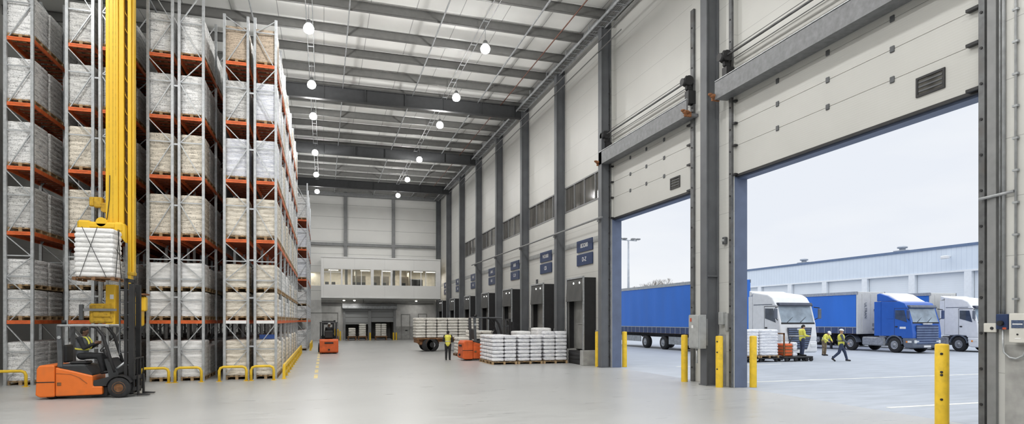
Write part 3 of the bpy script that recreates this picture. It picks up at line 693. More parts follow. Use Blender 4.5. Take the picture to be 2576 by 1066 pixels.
# ------------------------------------------------------------------ pallet loads
def ring_mesh(w, d, h, layers, seed, z0=0., bulge=.022, rough=.012, dome=.03, taper=.0, corner=.09, n=44):
    """wrapped goods: rounded rectangular rings, bulged layer by layer"""
    rn = random.Random(seed); mb = MB(); vs = []; rows = []
    per = 4; hz = h / layers
    cols = [rn.uniform(-1, 1) for _ in range(n)]
    def outline(sx, sy, k, jig):
        pts = []
        for i in range(n):
            t = 2 * PI * (i + .5) / n
            c, s_ = math.cos(t), math.sin(t); e = .17
            x = math.copysign(abs(c) ** e, c) * sx; y = math.copysign(abs(s_) ** e, s_) * sy
            j = 1 + jig * cols[i] + rn.uniform(-1, 1) * rough * .5
            pts.append((x * j, y * j))
        return pts
    for L_ in range(layers):
        lx = rn.uniform(-.008, .008); ly = rn.uniform(-.008, .008); sc = 1 - taper * (L_ / max(1, layers - 1))
        for k in range(per + (1 if L_ == layers - 1 else 0)):
            f = k / per; b = bulge * (math.sin(PI * min(f, 1)) ** .6 - .6)
            z = (L_ + f) * hz
            rows.append([(x + lx, y + ly, z0 + z) for x, y in outline(w / 2 * sc - .025 + b, d / 2 * sc - .025 + b, k, rough)])
    for r_, dz in ((.93, .35), (.75, .75), (.4, 1.)):
        base = rows[-1] if dz == .35 else top0
        if dz == .35: top0 = rows[-1]
        rows.append([(x * r_, y * r_, top0[0][2] + dome * dz + rn.uniform(-.006, .006)) for x, y, z in top0])
    for r in rows: vs += r
    fs = [(i * n + k, i * n + (k + 1) % n, (i + 1) * n + (k + 1) % n, (i + 1) * n + k) for i in range(len(rows) - 1) for k in range(n)]
    mb.add(vs, fs, True)
    mb.add(rows[-1], [tuple(range(n))]); mb.add(rows[0], [tuple(range(n))[::-1]])
    return mb
def pallet_mb(w, d, h=.14):
    m = MB(); a = w / 2; b = d / 2
    for k in range(5): x = -a + .05 + k * (w - .1) / 4; m.box(x - .05, x + .05, -b, b, h - .022, h)
    for y in (-b + .05, 0, b - .05): m.box(-a, a, y - .05, y + .05, h - .044, h - .022)
    for x in (-a + .05, 0, a - .05):
        for y in (-b + .05, 0, b - .05): m.box(x - .05, x + .05, y - .05, y + .05, .022, h - .044)
    for x in (-a + .05, 0, a - .05): m.box(x - .05, x + .05, -b, b, 0, .022)
    return m
LW, LDp = .82, 1.2
PAL = pallet_mb(LW, LDp).mesh('pallet'); PAL.materials.append(M['wood'])
GOODS = {}
def goods_mesh(h, m, var):
    k = (h, m, var)
    if k not in GOODS:
        me = ring_mesh(LW + .02, LDp + .02, h, max(3, round(h / .165)), 100 * var + round(h * 100), .142, bulge=.024 if m in ('w_tan', 's_tan') else .013).mesh('wrapped_goods')
        me.materials.append(M[m]); GOODS[k] = me
    return GOODS[k]
def load(loc, h, m, var, lab, group):
    t = thing('pallet_load', lab, 'pallet load', loc, 0, group)
    for nm, me in (('wrapped_goods', goods_mesh(h, m, var)), ('pallet', PAL)):
        o = bpy.data.objects.new(nm, me); COL.objects.link(o); o.parent = t
    return t

# ------------------------------------------------------------------ racks
LEV = [2.2, 5.2, 7.4, 9.55, 11.75]
FY = 24.7; BAY = 2.72
def rack(x0, x1, y0, nb, top, mirror, lab, levels=LEV, white_sign=False, full=7):
    t = thing('pallet_rack', lab, 'rack', (x0, y0, 0)); W = x1 - x0
    fr = MB()
    for x in (0, W - .09): fr.box(x, x + .09, 0, .025, 0, top).box(x, x + .018, .025, .08, 0, top).box(x + .072, x + .09, .025, .08, 0, top).box(x - .02, x + .11, -.03, .11, 0, .012)
    fm = fr.mesh('upright_frame'); fm.materials.append(M['galv'])
    br = MB(); A = (.06, W - .06) if not mirror else (W - .06, .06)
    nodes = [(0, .15), (1, 1.1), (0, 2.05)] + [(1, 2.9), (0, 3.65), (1, 4.35), (0, 5.05)]
    for k in range(2, len(levels)): nodes += [(1, (levels[k - 1] + levels[k]) / 2 + .1), (0, levels[k] - .16)]
    nodes += [(1, min(levels[-1] + 1.15, top - .1))] + ([(0, top - .05)] if top > levels[-1] + 1.4 else [])
    for (s, z), (s2, z2) in zip(nodes, nodes[1:]): br.bar((A[s], .05, z), (A[s2], .05, z2), .03, .045, (0, 1, 0))
    for s, z in nodes[1:]:
        if s == 1: br.bar((.05, .055, z + .03), (W - .05, .055, z + .03), .03, .04)
    br.bar((.05, .055, 3.68), (W - .05, .055, 3.68), .03, .05)
    bm_ = br.mesh('bracing'); bm_.materials.append(M['galv'])
    def put(nm, me, y, z=0., x=0., par=None):
        o = bpy.data.objects.new(nm, me); COL.objects.link(o); o.parent = par or t; o.location = (x, y, z); return o
    for k in range(nb + 1):
        f = put('upright_frame', fm, k * BAY - (.08 if k == nb else 0))
        put('bracing', bm_, 0, par=f)
    bb = MB().box(0, .05, .085, BAY - .005, -.13, -.04).box(.012, .062, .085, BAY - .005, -.04, 0); bme = bb.mesh('beam'); bme.materials.append(M['orange_beam'])
    dk = MB()
    for k in range(7): yy = .2 + k * (BAY - .4) / 6; dk.box(.065, W - .065, yy - .05, yy + .05, -.05, -.006)
    dme = dk.mesh('shelf_bars'); dme.materials.append(M['orange_shaded'])
    cb = MB().box(.092, W - .092, .0, .05, -.125, -.068).box(.092, W - .092, .012, .05, -.068, -.058).box(.092, W - .092, .0, .05, -.058, -.004); cme = cb.mesh('end_beam'); cme.materials.append(M['orange_beam'])
    for li, z in enumerate(levels):
        for k in range(nb):
            put('beam', bme, k * BAY, z); o = put('beam', bme, k * BAY, z, W); o.scale = (-1, 1, 1)
            put('shelf_bars', dme, k * BAY, z)
        e = put('end_beam', cme, .026, z)
    if white_sign:
        MB().box(.1, W - .1, -.012, .024, 2.075, 2.19).build('label_plate', 'white', t)
    return t
RX = [(-10.26, -9.40), (-8.49, -7.62), (-7.47, -6.58), (-6.02, -5.15), (-5.02, -4.14), (-3.53, -2.64), (-2.49, -1.67)]
RN = ['first rack run', 'second rack run', 'third rack run', 'fourth rack run', 'fifth rack run', 'sixth rack run', 'seventh rack run']
DEEP = [3, 2, 2, 2, 4, 2, 14]
RL = ['leftmost rack run of galvanised uprights and orange beams, behind the near orange forklift', 'second rack run with orange beams, just left of the yellow crane mast', 'third rack run of orange beams, behind the yellow crane mast',
      'fourth rack run of orange beams, the first right of the yellow crane', 'fifth rack run of orange beams, back to back with the fourth', 'sixth rack run with white plates on its lowest end beam, inner one', 'seventh rack run facing the open floor, its side loads all showing']
for r, (x0, x1) in enumerate(RX):
    rack(x0, x1, FY, 7, 14.2 if r < 5 else 13.45, r in (2, 4, 6), RL[r], white_sign=r >= 5)
rack(-1.98, -1.1, 47.4, 4, 12.2, False, 'separate short rack run farther back beyond the cross aisle', LEV[:4])
# row spacers between back to back runs
for (a, b), lab in ((((-7.62), -7.47), 'row spacer bars joining the second and third rack runs'), ((-5.15, -5.02), 'row spacer bars joining the fourth and fifth rack runs'), ((-2.64, -2.49), 'row spacer bars joining the sixth and seventh rack runs')):
    m = MB()
    for z in (1.2, 3.0, 4.4, 6.3, 8.5, 10.6): m.box(a + .002, b - .002, FY + .03, FY + .07, z, z + .06)
    tag(m.build('rack_frame_spacer', 'galv'), lab, 'rack spacer')
# colour of the goods: per run, from the floor up (seven loads)
COLR = [['w_white', 'w_white', 'w_white', 'w_grey', 'w_white', 'w_white', 'w_white'],
        ['w_white', 'w_white', 'w_white', 'w_tan', 'w_tan', 'w_grey', 'w_grey'],
        ['w_white', 'w_white', 'w_white', 'w_grey', 'w_grey', 'w_grey', 'w_grey'],
        ['w_sack', 'w_sack', 'w_sack', 'w_tan', 'w_tan', 'w_white', 'w_white'],
        ['w_sack', 'w_sack', 'w_sack', 'w_tan', 'w_tan', 'w_white', 'w_white'],
        ['s_tan', 's_tan', 's_tan', 's_tan', 'w_blue', 'w_grey', 'w_brown'],
        ['s_tan', 's_tan', 's_tan', 's_tan', 'w_blue', 'w_blue', 'w_brown']]
CN = {'w_white': 'white', 'w_grey': 'grey', 'w_tan': 'beige', 'w_brown': 'brown', 'w_blue': 'bluish white', 'w_sack': 'clean white', 's_tan': 'tan'}
WHERE = ['on the floor', 'lower on first shelf', 'upper on first shelf', 'on second shelf', 'on third shelf', 'on fourth shelf', 'on top shelf']
def slots(levels=LEV):
    s = [(0.002, 1.3), (levels[0] + .003, .88), (levels[0] + 1.075, .85)]
    for z in levels[1:]: s.append((z + .003, 1.38))
    return s
SL = slots()
STUFF = MB()
for r, (x0, x1) in enumerate(RX):
    for j in range(14):
        bay, half = divmod(j, 2); y = FY + bay * BAY + .085 + .05 + LDp / 2 + half * (LDp + .06)
        for s, (z, h) in enumerate(SL):
            if s == 6: h = 1.2 if r >= 5 else 1.32
            if j < DEEP[r]:
                m = COLR[r][s]
                if r < 6 and j > 0: m = 'w_grey'  # deeper loads greyed, aisle shade put into the wrap colour
                if r == 6 and j > 0: m = RND.choice(['w_white', 'w_grey', 'w_white', 'w_tan', 'w_white', m])
                hh = h if j < 1 else round(h - RND.choice([0, 0, .1, .2]), 2)
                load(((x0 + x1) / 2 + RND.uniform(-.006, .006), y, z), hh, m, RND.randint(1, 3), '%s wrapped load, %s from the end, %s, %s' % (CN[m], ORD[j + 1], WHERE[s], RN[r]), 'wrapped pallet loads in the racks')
            else:
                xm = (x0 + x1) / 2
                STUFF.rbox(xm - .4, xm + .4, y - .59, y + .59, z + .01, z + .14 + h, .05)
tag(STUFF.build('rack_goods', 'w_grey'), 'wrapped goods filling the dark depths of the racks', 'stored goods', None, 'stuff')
# second block
for j in range(8):
    bay, half = divmod(j, 2); y = 47.4 + bay * BAY + .135 + LDp / 2 + half * (LDp + .06)
    for s, (z, h) in enumerate(SL[:6]):
        m = RND.choice(['w_blue', 'w_white', 'w_blue']) if s else 'w_white'
        load((-1.54, y, z), h if s < 5 else 1.5, m, RND.randint(1, 3), '%s wrapped load, %s from the end, %s, farther short rack' % (CN[m], ORD[j + 1], WHERE[s]), 'wrapped loads in the farther rack')
# blue bin on the side of the seventh run
t = thing('plastic_crate', 'small blue crate on the floor load of the seventh rack run', 'crate', (-2.05, 25.35, 1.49))
MB().box(-.28, .28, -.18, .18, 0, .14).build('body', 'bluebin', t); MB().box(-.3, .3, -.2, .2, .14, .16).build('rim', 'bluebin', t)

# ------------------------------------------------------------------ yellow rack guards
def hoop(x0, x1, y, lab):
    t = thing('rack_guard', lab, 'barrier', ((x0 + x1) / 2, y, 0), 0, 'yellow hoop guards at the rack ends'); a = (x1 - x0) / 2; h = .52
    pts = [(-a, 0, 0), (-a, 0, h - .14), (-a + .04, 0, h - .04), (-a + .14, 0, h)] + [(a - .14, 0, h), (a - .04, 0, h - .04), (a, 0, h - .14), (a, 0, 0)]
    MB().sweep(pts, .048, 10).build('hoop', 'yellow', t)
    for s in (-a, a): MB().box(s - .09, s + .09, -.08, .08, 0, .012).build('foot_plate', 'yellow', t)
hoop(-10.3, -9.42, 24.2, 'yellow hoop guard at the end of the first rack run')
hoop(-6.08, -5.2, 24.2, 'yellow hoop guard at the end of the fourth rack run')
hoop(-5.0, -4.16, 24.2, 'yellow hoop guard at the end of the fifth rack run')
hoop(-3.58, -2.68, 24.2, 'yellow hoop guard at the end of the sixth rack run')
hoop(-2.52, -1.75, 24.2, 'yellow hoop guard at the end of the seventh rack run')
def guard_rail(x, y0, y1, lab):
    t = thing('guard_rail', lab, 'barrier', (x, y0, 0)); n = round((y1 - y0) / 1.5)
    MB().box(-.04, .04, 0, y1 - y0, .42, .54).build('rail', 'yellow', t); MB().box(-.03, .03, 0, y1 - y0, .16, .26).build('rail', 'yellow', t)
    for k in range(n + 1):
        y = k * (y1 - y0) / n; MB().box(-.05, .05, y - .05, y + .05, 0, .46).box(-.09, .09, y - .09, y + .09, 0, .012).build('post', 'yellow', t)
guard_rail(-1.42, 24.6, 43.2, 'long low yellow guard rail beside the seventh rack run')
guard_rail(-.92, 47.0, 54.0, 'short yellow guard rail beside the farther rack run')

# ------------------------------------------------------------------ stacker crane and the load it holds
t = thing('stacker_crane', 'tall yellow stacker crane mast standing in front of the racks', 'crane', (-6.65, 23.7, 0))
MB().rbox(-.26, .1, -.25, .3, 5.2, 15.4, .015).build('mast', 'crane', t)
MB().rbox(.1, .255, -.2, .26, 5.2, 15.4, .015).build('mast_flange', 'crane', t)
MB().box(-.16, -.145, -.256, -.25, 5.4, 15.4).box(-.05, -.035, -.256, -.25, 5.4, 15.4).box(.03, .042, -.256, -.25, 7, 15.4).build('rail_groove', 'crane_dark', t)
MB().box(.27, .35, -.06, .04, 5.2, 15.4).build('hose_channel', 'hose', t)
h = MB()
for k in range(17):
    z = 5.8 + k * .55; h.sweep([(.26, -.1, z + .22), (.29, -.14, z + .1), (.34, -.15, z), (.38, -.12, z - .05)], .012, 6)
h.build('hose_loop', 'crane_dark', t)
MB().rbox(.37, .47, -.2, .1, 3.2, 15.4, .012).rbox(.475, .54, -.12, .12, 3.75, 15.4, .01).build('guide_column', 'crane', t)
MB().rbox(.36, .56, -.22, .14, 3.7, 3.82, .02).rbox(.4, .5, -.2, .1, 2.9, 3.2, .015).build('column_foot', 'crane_dark', t)
a = MB().rbox(-.98, .2, -.48, -.12, 5.19, 5.42, .06).rbox(-1.0, -.62, -.5, -.1, 5.16, 5.46, .06).rbox(.0, .34, -.5, .3, 5.08, 5.44, .08).cyl((-.32, -.48, 5.42), (-.32, -.12, 5.42), .15, n=18)
a.build('clamp_arm', 'crane', t)
MB().prism([(.1, 5.3), (.36, 5.3), (.36, 4.78), (.26, 4.92), (.18, 5.06)], 1, -.46, .2).build('clamp_jaw', 'crane', t)
MB().rbox(-.92, .28, -.46, -.1, 5.13, 5.185, .02).build('clamp_pad', 'crane_dark', t)
MB().sweep([(-.13, -.27, 7.0), (-.14, -.28, 6.2), (-.2, -.28, 5.6), (-.24, -.26, 5.42)], .012, 6).build('cable', 'black', t)
b = MB().rbox(-.72, -.45, .1, .35, 5.98, 6.33, .03).rbox(-.5, -.25, .1, .35, 5.9, 6.15, .03).rbox(-.3, -.2, .1, .35, 5.9, 6.33, .03).cyl((-.4, .08, 5.92), (-.4, .37, 5.92), .1, n=14).rbox(-.85, -.7, .12, .3, 6.02, 6.33, .03)
b.build('guide_bracket', 'crane_dark', t)
MB().box(-.62, -.54, .26, .35, .2, 15.4).box(-.42, -.36, .36, .45, .0, 15.4).build('guide_post', 'galv', t)
l = MB().rbox(-.26, .02, -.25, .25, 1.98, 3.38, .02)
l.build('lower_mast', 'crane', t)
MB().rbox(-.72, -.02, -.3, .2, 2.1, 2.75, .05).rbox(-.6, -.1, -.34, -.29, 2.3, 2.5, .02).build('carriage', 'crane_dark', t)
MB().rbox(.42, .78, -.3, .2, 2.0, 3.0, .04).rbox(.74, .9, -.2, .1, 2.5, 3.0, .04).build('side_unit', 'crane', t)
MB().box(.36, .92, -.34, .24, 3.04, 3.1).build('side_tray', 'rust', t)
MB().rbox(-.66, .42, -.4, .36, 0, .2, .03).build('base', 'steel_dark', t)
MB().box(-.85, .1, -.4, -.34, 2.5, 2.58).build('carriage_arm', 'steel_mid', t)
MB().rbox(-.97, -.85, -.42, -.3, 2.2, 2.72, .02).build('arm_block', 'steel_dark', t)
MB().rbox(-.13, -.02, -.262, -.252, 2.9, 3.05, .004).build('warning_plate', 'white', t)
# strapped white sacks on a pallet, held by the clamp
t = thing('strapped_sack_load', 'white sack stack with crossed black straps held under the yellow clamp', 'sack load', (-6.88, 22.71, 3.45))
pm = pallet_mb(1.14, 1.0, .1); pm.build('pallet', 'wood_dark', t)
for k in range(10):
    s = ring_mesh(1.12 - .012 * abs(k - 5) * .5, .98, .153, 1, 50 + k, .105 + k * .153, bulge=.03, dome=.008, corner=.05)
    s.build('sack_layer', 'w_sack', t, fix=True)
st = MB(); f = -.515
st.bar((-.36, f, .1), (.12, f, 1.66), .012, .02, (0, 1, 0)).bar((.36, f, .1), (-.3, f, 1.66), .012, .02, (0, 1, 0))
g_ = .575
st.bar((g_, -.36, .1), (g_, .0, 1.66), .012, .02, (1, 0, 0)).bar((g_, .2, .1), (g_, -.12, 1.66), .012, .02, (1, 0, 0)).bar((g_, -.3, 1.0), (g_, .42, .7), .01, .015, (1, 0, 0))
st.build('strap', 'black', t)
# ------------------------------------------------------------------ people
def person(name, label, loc, rz, J, wear, height=1.74):
    """J overrides joints of a standing figure that faces -y; wear: materials per garment"""
    D = dict(pelvis=(0, 0, .95), waist=(0, -.01, 1.10), chest=(0, 0, 1.33), neck=(0, .01, 1.48), head=(0, -.015, 1.62))
    for s, k in ((1, 'l'), (-1, 'r')):
        D['shoulder' + k] = (.19 * s, .01, 1.42); D['elbow' + k] = (.24 * s, .03, 1.14); D['wrist' + k] = (.24 * s, -.05, .90)
        D['hip' + k] = (.095 * s, 0, .92); D['knee' + k] = (.10 * s, -.02, .50); D['ankle' + k] = (.105 * s, .02, .09); D['toe' + k] = (.12 * s, -.15, .035)
    D.update(J); P = {k: Vector(v) for k, v in D.items()}
    sc = height / 1.74
    t = thing(name, label, 'person', loc, rz); t.scale = (sc, sc, sc)
    fwd = (P['head'] - P['neck']); up = fwd.normalized(); face = Vector(wear.get('face', (0, -1, 0)))
    face = (face - up * face.dot(up)).normalized(); side = up.cross(face)
    H = P['head']
    def hd(a, b, c): return H + side * a + face * b + up * c
    b = MB()
    b.cap(P['pelvis'], P['waist'], .125, .115).cap(P['waist'], P['chest'], .115, .14).cap(P['chest'], P['neck'], .13, .06).cap(P['neck'], H, .05, .052)
    b.ball(H + up * .03, (.078, .092, .105), 16, 12).ball(hd(0, .03, -.055), (.055, .055, .06), 12, 8).ball(hd(0, .095, -.01), (.014, .02, .022), 8, 6)
    for k in 'lr':
        s = 1 if k == 'l' else -1
        b.cap(P['chest'] + (P['shoulder' + k] - P['chest']) * .3, P['shoulder' + k], .08, .062).cap(P['shoulder' + k], P['elbow' + k], .053, .042).cap(P['elbow' + k], P['wrist' + k], .042, .028)
        b.cap(P['hip' + k], P['knee' + k], .088, .056).cap(P['knee' + k], P['ankle' + k], .055, .036).cap(P['ankle' + k], P['toe' + k] + Vector((0, 0, .0)), .036, .026)
        b.cap(P['pelvis'], P['hip' + k], .11, .09)
        b.ball(hd(.078 * s, -.005, .0), (.014, .022, .03), 8, 6)
        # hand: palm, four fingers, a thumb from the side
        d = (P['wrist' + k] - P['elbow' + k]).normalized(); hs = Vector((s, 0, 0)); hs = (hs - d * hs.dot(d)).normalized(); hn = d.cross(hs)
        W_ = P['wrist' + k]; b.cap(W_, W_ + d * .075, .026, .03)
        for i, (o_, ln) in enumerate(((-.026, .062), (-.009, .072), (.009, .068), (.026, .054))):
            q0 = W_ + d * .085 + hn * o_; q1 = q0 + d * ln * .55 - hs * .01; q2 = q1 + d * ln * .4 - hs * .025
            b.cap(q0, q1, .0095, .009, 6).cap(q1, q2, .009, .008, 6)
        q0 = W_ + d * .03 - hn * .028; b.cap(q0, q0 + d * .035 - hn * .028, .012, .011, 6).cap(q0 + d * .035 - hn * .028, q0 + d * .068 - hn * .034, .011, .009, 6)
    bo = b.build('body', wear.get('skin', 'skin'), t, fix=False)
    def remesh(o, v=.012, it=3):
        m = o.modifiers.new('union', 'REMESH'); m.mode = 'VOXEL'; m.voxel_size = v; m.use_smooth_shade = True
        s = o.modifiers.new('soften', 'SMOOTH'); s.factor = .5; s.iterations = it
    remesh(bo, .009, 2)
    # garments
    j = MB().cap(P['pelvis'] + Vector((0, 0, .0)), P['waist'], .15, .14).cap(P['waist'], P['chest'], .14, .165).cap(P['chest'], P['neck'] - up * .05, .155, .085)
    for k in 'lr':
        j.cap(P['chest'] + (P['shoulder' + k] - P['chest']) * .3, P['shoulder' + k], .1, .08).cap(P['shoulder' + k], P['elbow' + k], .072, .058).cap(P['elbow' + k], P['elbow' + k] + (P['wrist' + k] - P['elbow' + k]) * .93, .058, .044)
    remesh(j.build('jacket', wear['jacket'], t, fix=False), .013)
    q = MB()
    for k in 'lr': q.cap(P['pelvis'], P['hip' + k], .13, .112).cap(P['hip' + k], P['knee' + k], .108, .078).cap(P['knee' + k], P['ankle' + k] + Vector((0, 0, .02)), .078, .062)
    remesh(q.build('trousers', wear['trousers'], t, fix=False), .013)
    for k in 'lr':
        a, e = P['ankle' + k], P['toe' + k]; dd = (e - a); dd.z = 0; dd.normalize()
        s_ = MB().cap(a - dd * .03 + Vector((0, 0, -.03)), e, .052, .042).cap(a, a + Vector((0, 0, .07)), .054, .05)
        remesh(s_.build('boot', 'black', t, fix=False), .012, 2)
    if 'vest' in wear:
        v = MB().cap(P['pelvis'] + (P['waist'] - P['pelvis']) * .1, P['waist'], .165, .158).cap(P['waist'], P['chest'], .158, .185).cap(P['chest'], P['neck'] - up * .06, .175, .09)
        for k in 'lr': v.cap(P['chest'] + (P['shoulder' + k] - P['chest']) * .2, P['chest'] + (P['shoulder' + k] - P['chest']) * .75, .12, .1)
        vo = v.build('vest', wear['vest'], t, fix=False); remesh(vo, .013)
        r = MB(); ax = (P['chest'] - P['waist']).normalized(); c = P['waist'] + ax * .02
        r.cyl(c - ax * .02, c + ax * .025, .178, .18, 22)
        r.build('reflective_band', wear.get('band', 'reflect'), vo)
        if 'straps' in wear:
            sm_ = MB()
            for s in (-.1, .1): sm_.sweep([P['neck'] + Vector((s, .03, -.02)), P['neck'] + Vector((s, -.09, -.02)), P['chest'] + Vector((s * 1.1, -.185, .02)), P['chest'] + Vector((s * 1.1, -.2, -.08)), P['waist'] + Vector((s * 1.1, -.17, .02))], .026, 8)
            sm_.build('shoulder_straps', wear['straps'], vo)
    if wear.get('head') == 'helmet':
        hh = MB(); n = 16; vs = []
        for jx in range(6):
            a = jx / 5 * PI / 2
            vs += [hd(.105 * math.cos(a) * math.cos(2 * PI * i / n), .125 * math.cos(a) * math.sin(2 * PI * i / n) - .005, .055 + .105 * math.sin(a)) for i in range(n)]
        hh.add(vs, [(jx * n + i, jx * n + (i + 1) % n, (jx + 1) * n + (i + 1) % n, (jx + 1) * n + i) for jx in range(5) for i in range(n)], True)
        hh.add([hd(.12 * math.cos(2 * PI * i / n), .15 * math.sin(2 * PI * i / n) + .01, .05) for i in range(n)], [tuple(range(n))])
        hh.build('helmet', 'helmet', t)
    else:
        hh = MB().ball(hd(0, -.02, .055), (.087, .1, .095), 14, 10)
        hh.ball(hd(0, -.06, .0), (.075, .06, .085), 12, 8)
        hh.build('hair' if wear.get('head') != 'cap' else 'cap', wear.get('hairmat', 'hair'), t)
    e = MB()
    for s in (-.03, .03): e.ball(hd(s, .083, .02), .012, 8, 6)
    e.build('eyes', 'black', t)
    return t

# ------------------------------------------------------------------ forklifts
def forklift(name, label, loc, rz, paint='truck_orange', mast_h=3.4, scale=(1, 1, 1), simple=False, group=None):
    t = thing(name, label, 'forklift', loc, rz); t.scale = scale; Wd = 1.06
    # counterweight
    cw = MB().prism([(.0, .12), (.02, .5), (.03, .84), (.09, .95), (.44, .96), (.465, .93), (.465, .07), (.12, .06)], 1, 0, Wd)
    c = cw.build('counterweight', paint, t, bevel=.05)
    MB().box(-.006, .47, -.006, 0.004, .47, .495).build('seam', 'black', c)
    v = MB().rbox(-.012, .05, .28, Wd - .28, .66, .76, .02)
    for k in range(4): v.box(-.016, .05, .32, Wd - .32, .672 + k * .022, .68 + k * .022)
    v.build('vent', 'black', c)
    MB().cyl((-.05, Wd / 2, .27), (.02, Wd / 2, .27), .055, n=14).build('tow_pin', 'black', c)
    # side body
    sb = MB().prism([(.475, .08), (.475, .89), (.9, .78), (1.38, .64), (1.39, .34), (1.62, .335), (1.62, .10)], 1, .02, Wd - .02)
    b_ = sb.build('body', paint, t, bevel=.035)
    st = MB().sweep([(.5, .016, .72), (.85, .014, .69), (1.05, .013, .6), (1.25, .013, .42)], .006, 6); st.build('styling_line', 'rust_orange', b_)
    MB().rbox(.52, .62, -.0, .03, .38, .47, .01).build('socket', 'rust', b_)
    MB().box(.3, 1.7, .15, Wd - .15, .05, .3).build('chassis', 'black', t)
    dk = MB().prism([(.56, .80), (.56, .91), (1.2, .91), (1.36, .68), (1.36, .6), (.95, .7)], 1, .06, Wd - .06).box(1.36, 1.95, .08, Wd - .08, .34, .46).prism([(1.36, .34), (1.95, .34), (2.02, .7), (1.72, 1.1), (1.66, 1.1), (1.78, .6), (1.4, .5)], 1, .05, Wd - .05)
    dk.build('deck', 'blackplastic', t)
    MB().prism([(.5, .912), (.5, .95), (1.08, .95), (1.16, .912)], 1, .08, Wd - .08).build('battery_cover', 'steel_dark', t)
    s = MB().rbox(.72, 1.14, .28, .78, .952, 1.03, .03).rbox(.55, .65, .28, .78, 1.0, 1.5, .04); s.build('seat', 'black', t)
    sw = MB().cyl((1.62, .53, 1.02), (1.48, .53, 1.36), .03, n=10); sw.build('steering_column', 'black', t)
    pts = [(1.48 + .05 * math.sin(a * PI / 8), .53 + .17 * math.cos(a * PI / 8), 1.37 + .15 * math.sin(a * PI / 8) * .5) for a in range(17)]
    MB().sweep(pts, .014, 6).build('steering_wheel', 'black', t)
    # overhead guard
    for y in (.08, Wd - .08):
        MB().bar((.58, y, .9), (.54, y, 2.03), .06, .11, (1, 0, 0)).build('guard_post', 'steel_dark', t)
        MB().sweep([(1.92, y, .72), (1.8, y, 1.1), (1.62, y, 1.75), (1.45, y, 2.0), (1.3, y, 2.04)], .045, 8).build('guard_post', 'black', t)
    g = MB().rbox(.5, 1.78, .02, .12, 2.02, 2.08, .02).rbox(.5, 1.78, Wd - .12, Wd - .02, 2.02, 2.08, .02).rbox(.5, .6, .02, Wd - .02, 2.02, 2.08, .02).rbox(1.68, 1.78, .02, Wd - .02, 2.0, 2.06, .02)
    for k in range(6): x = .7 + k * .17; g.box(x - .015, x + .015, .1, Wd - .1, 2.03, 2.07)
    g.build('guard_roof', 'galv_flat' if not simple else 'steel_dark', t)
    MB().cyl((.56, .02, 1.72), (.56, .06, 1.72), .045, n=12).build('lamp', 'galv', t)
    MB().cyl((.62, .2, 2.08), (.62, .2, 2.2), .06, n=12).build('beacon', 'black', t)
    # wheels
    for y0, y1 in ((-.06, .2), (Wd - .2, Wd + .06)):
        w_ = MB().lathe([(.12, y0), (.25, y0), (.285, y0 + .03), (.285, y1 - .03), (.25, y1), (.12, y1)], (2.05, 0, .287), 1, 28).build('front_wheel', 'rubber', t)
        MB().lathe([(0, y0 + .03), (.08, y0 + .02), (.13, y0 + .005), (.17, y0 - .002), (.17, y0 + .05)], (2.05, 0, .287), 1, 20).lathe([(0, y1 - .03), (.13, y1 - .005), (.17, y1 + .002), (.17, y1 - .05)], (2.05, 0, .287), 1, 20).build('wheel_hub', 'rust', w_)
    for y0 in (.12, Wd - .32): MB().lathe([(0, y0), (.18, y0), (.2, y0 + .03), (.2, y0 + .17), (.18, y0 + .2), (0, y0 + .2)], (.34, 0, .2), 1, 20).build('rear_wheel', 'rubber', t)
    for y0, y1 in ((-.05, .24), (Wd - .24, Wd + .05)):
        fd = MB(); ri, ro, n = .32, .36, 10; vs = []
        for i in range(n + 1):
            a = R(25 + i * 14.5); vs += [(2.05 + math.cos(a) * r, y, .287 + math.sin(a) * r) for r in (ri, ro) for y in (y0, y1)]
        fs = []
        for i in range(n):
            k = i * 4; fs += [(k, k + 4, k + 5, k + 1), (k + 2, k + 3, k + 7, k + 6), (k, k + 2, k + 6, k + 4), (k + 1, k + 5, k + 7, k + 3)]
        fd.add(vs, fs).build('fender', 'black', t)
    # mast
    for y in (.16, Wd - .28):
        m = MB().box(2.12, 2.2, y, y + .12, .12, mast_h).box(2.24, 2.36, y, y + .12, .1, mast_h - .15); m.build('mast_channel', 'black', t)
        l = MB()
        for k in range(int(mast_h / .36)): l.box(2.0, 2.3, y + .03, y + .09, .9 + k * .36, .93 + k * .36) if .93 + k * .36 < mast_h else None
        l.box(1.98, 2.01, y + .03, y + .09, 1.2, mast_h - .05)
        l.build('mast_ladder', 'steel_dark', t)
    MB().box(2.14, 2.2, .16, Wd - .16, mast_h - .1, mast_h).box(2.14, 2.2, .16, Wd - .16, 1.9, 2.0).box(2.14, 2.2, .16, Wd - .16, .5, .62).build('mast_crossbar', 'black', t)
    MB().cyl((2.22, Wd / 2, .2), (2.22, Wd / 2, mast_h - .3), .045, n=10).build('lift_cylinder', 'steel_dark', t)
    for y in (.2, Wd - .2): MB().cyl((1.85, y, .75), (2.14, y, 1.0), .03, n=8).build('tilt_cylinder', 'galv', t)
    ca = MB().box(2.37, 2.43, .08, Wd - .08, .18, .28).box(2.37, 2.43, .08, Wd - .08, .5, .6)
    for y in (.1, .38, .62, Wd - .13): ca.box(2.38, 2.41, y, y + .03, .28, 1.1)
    ca.box(2.38, 2.41, .08, Wd - .08, 1.08, 1.12); ca.build('carriage', 'black', t)
    if not simple:
        for y in (.22, Wd - .34): MB().box(2.43, 2.47, y, y + .12, .05, .6).prism([(2.43, .03), (2.43, .08), (2.75, .055), (2.75, .03)], 1, y, y + .12).build('fork', 'black', t)
    return t
forklift('forklift', 'orange forklift seen side on, parked in front of the racks', (-7.6, 20.05, 0), R(-1.5))
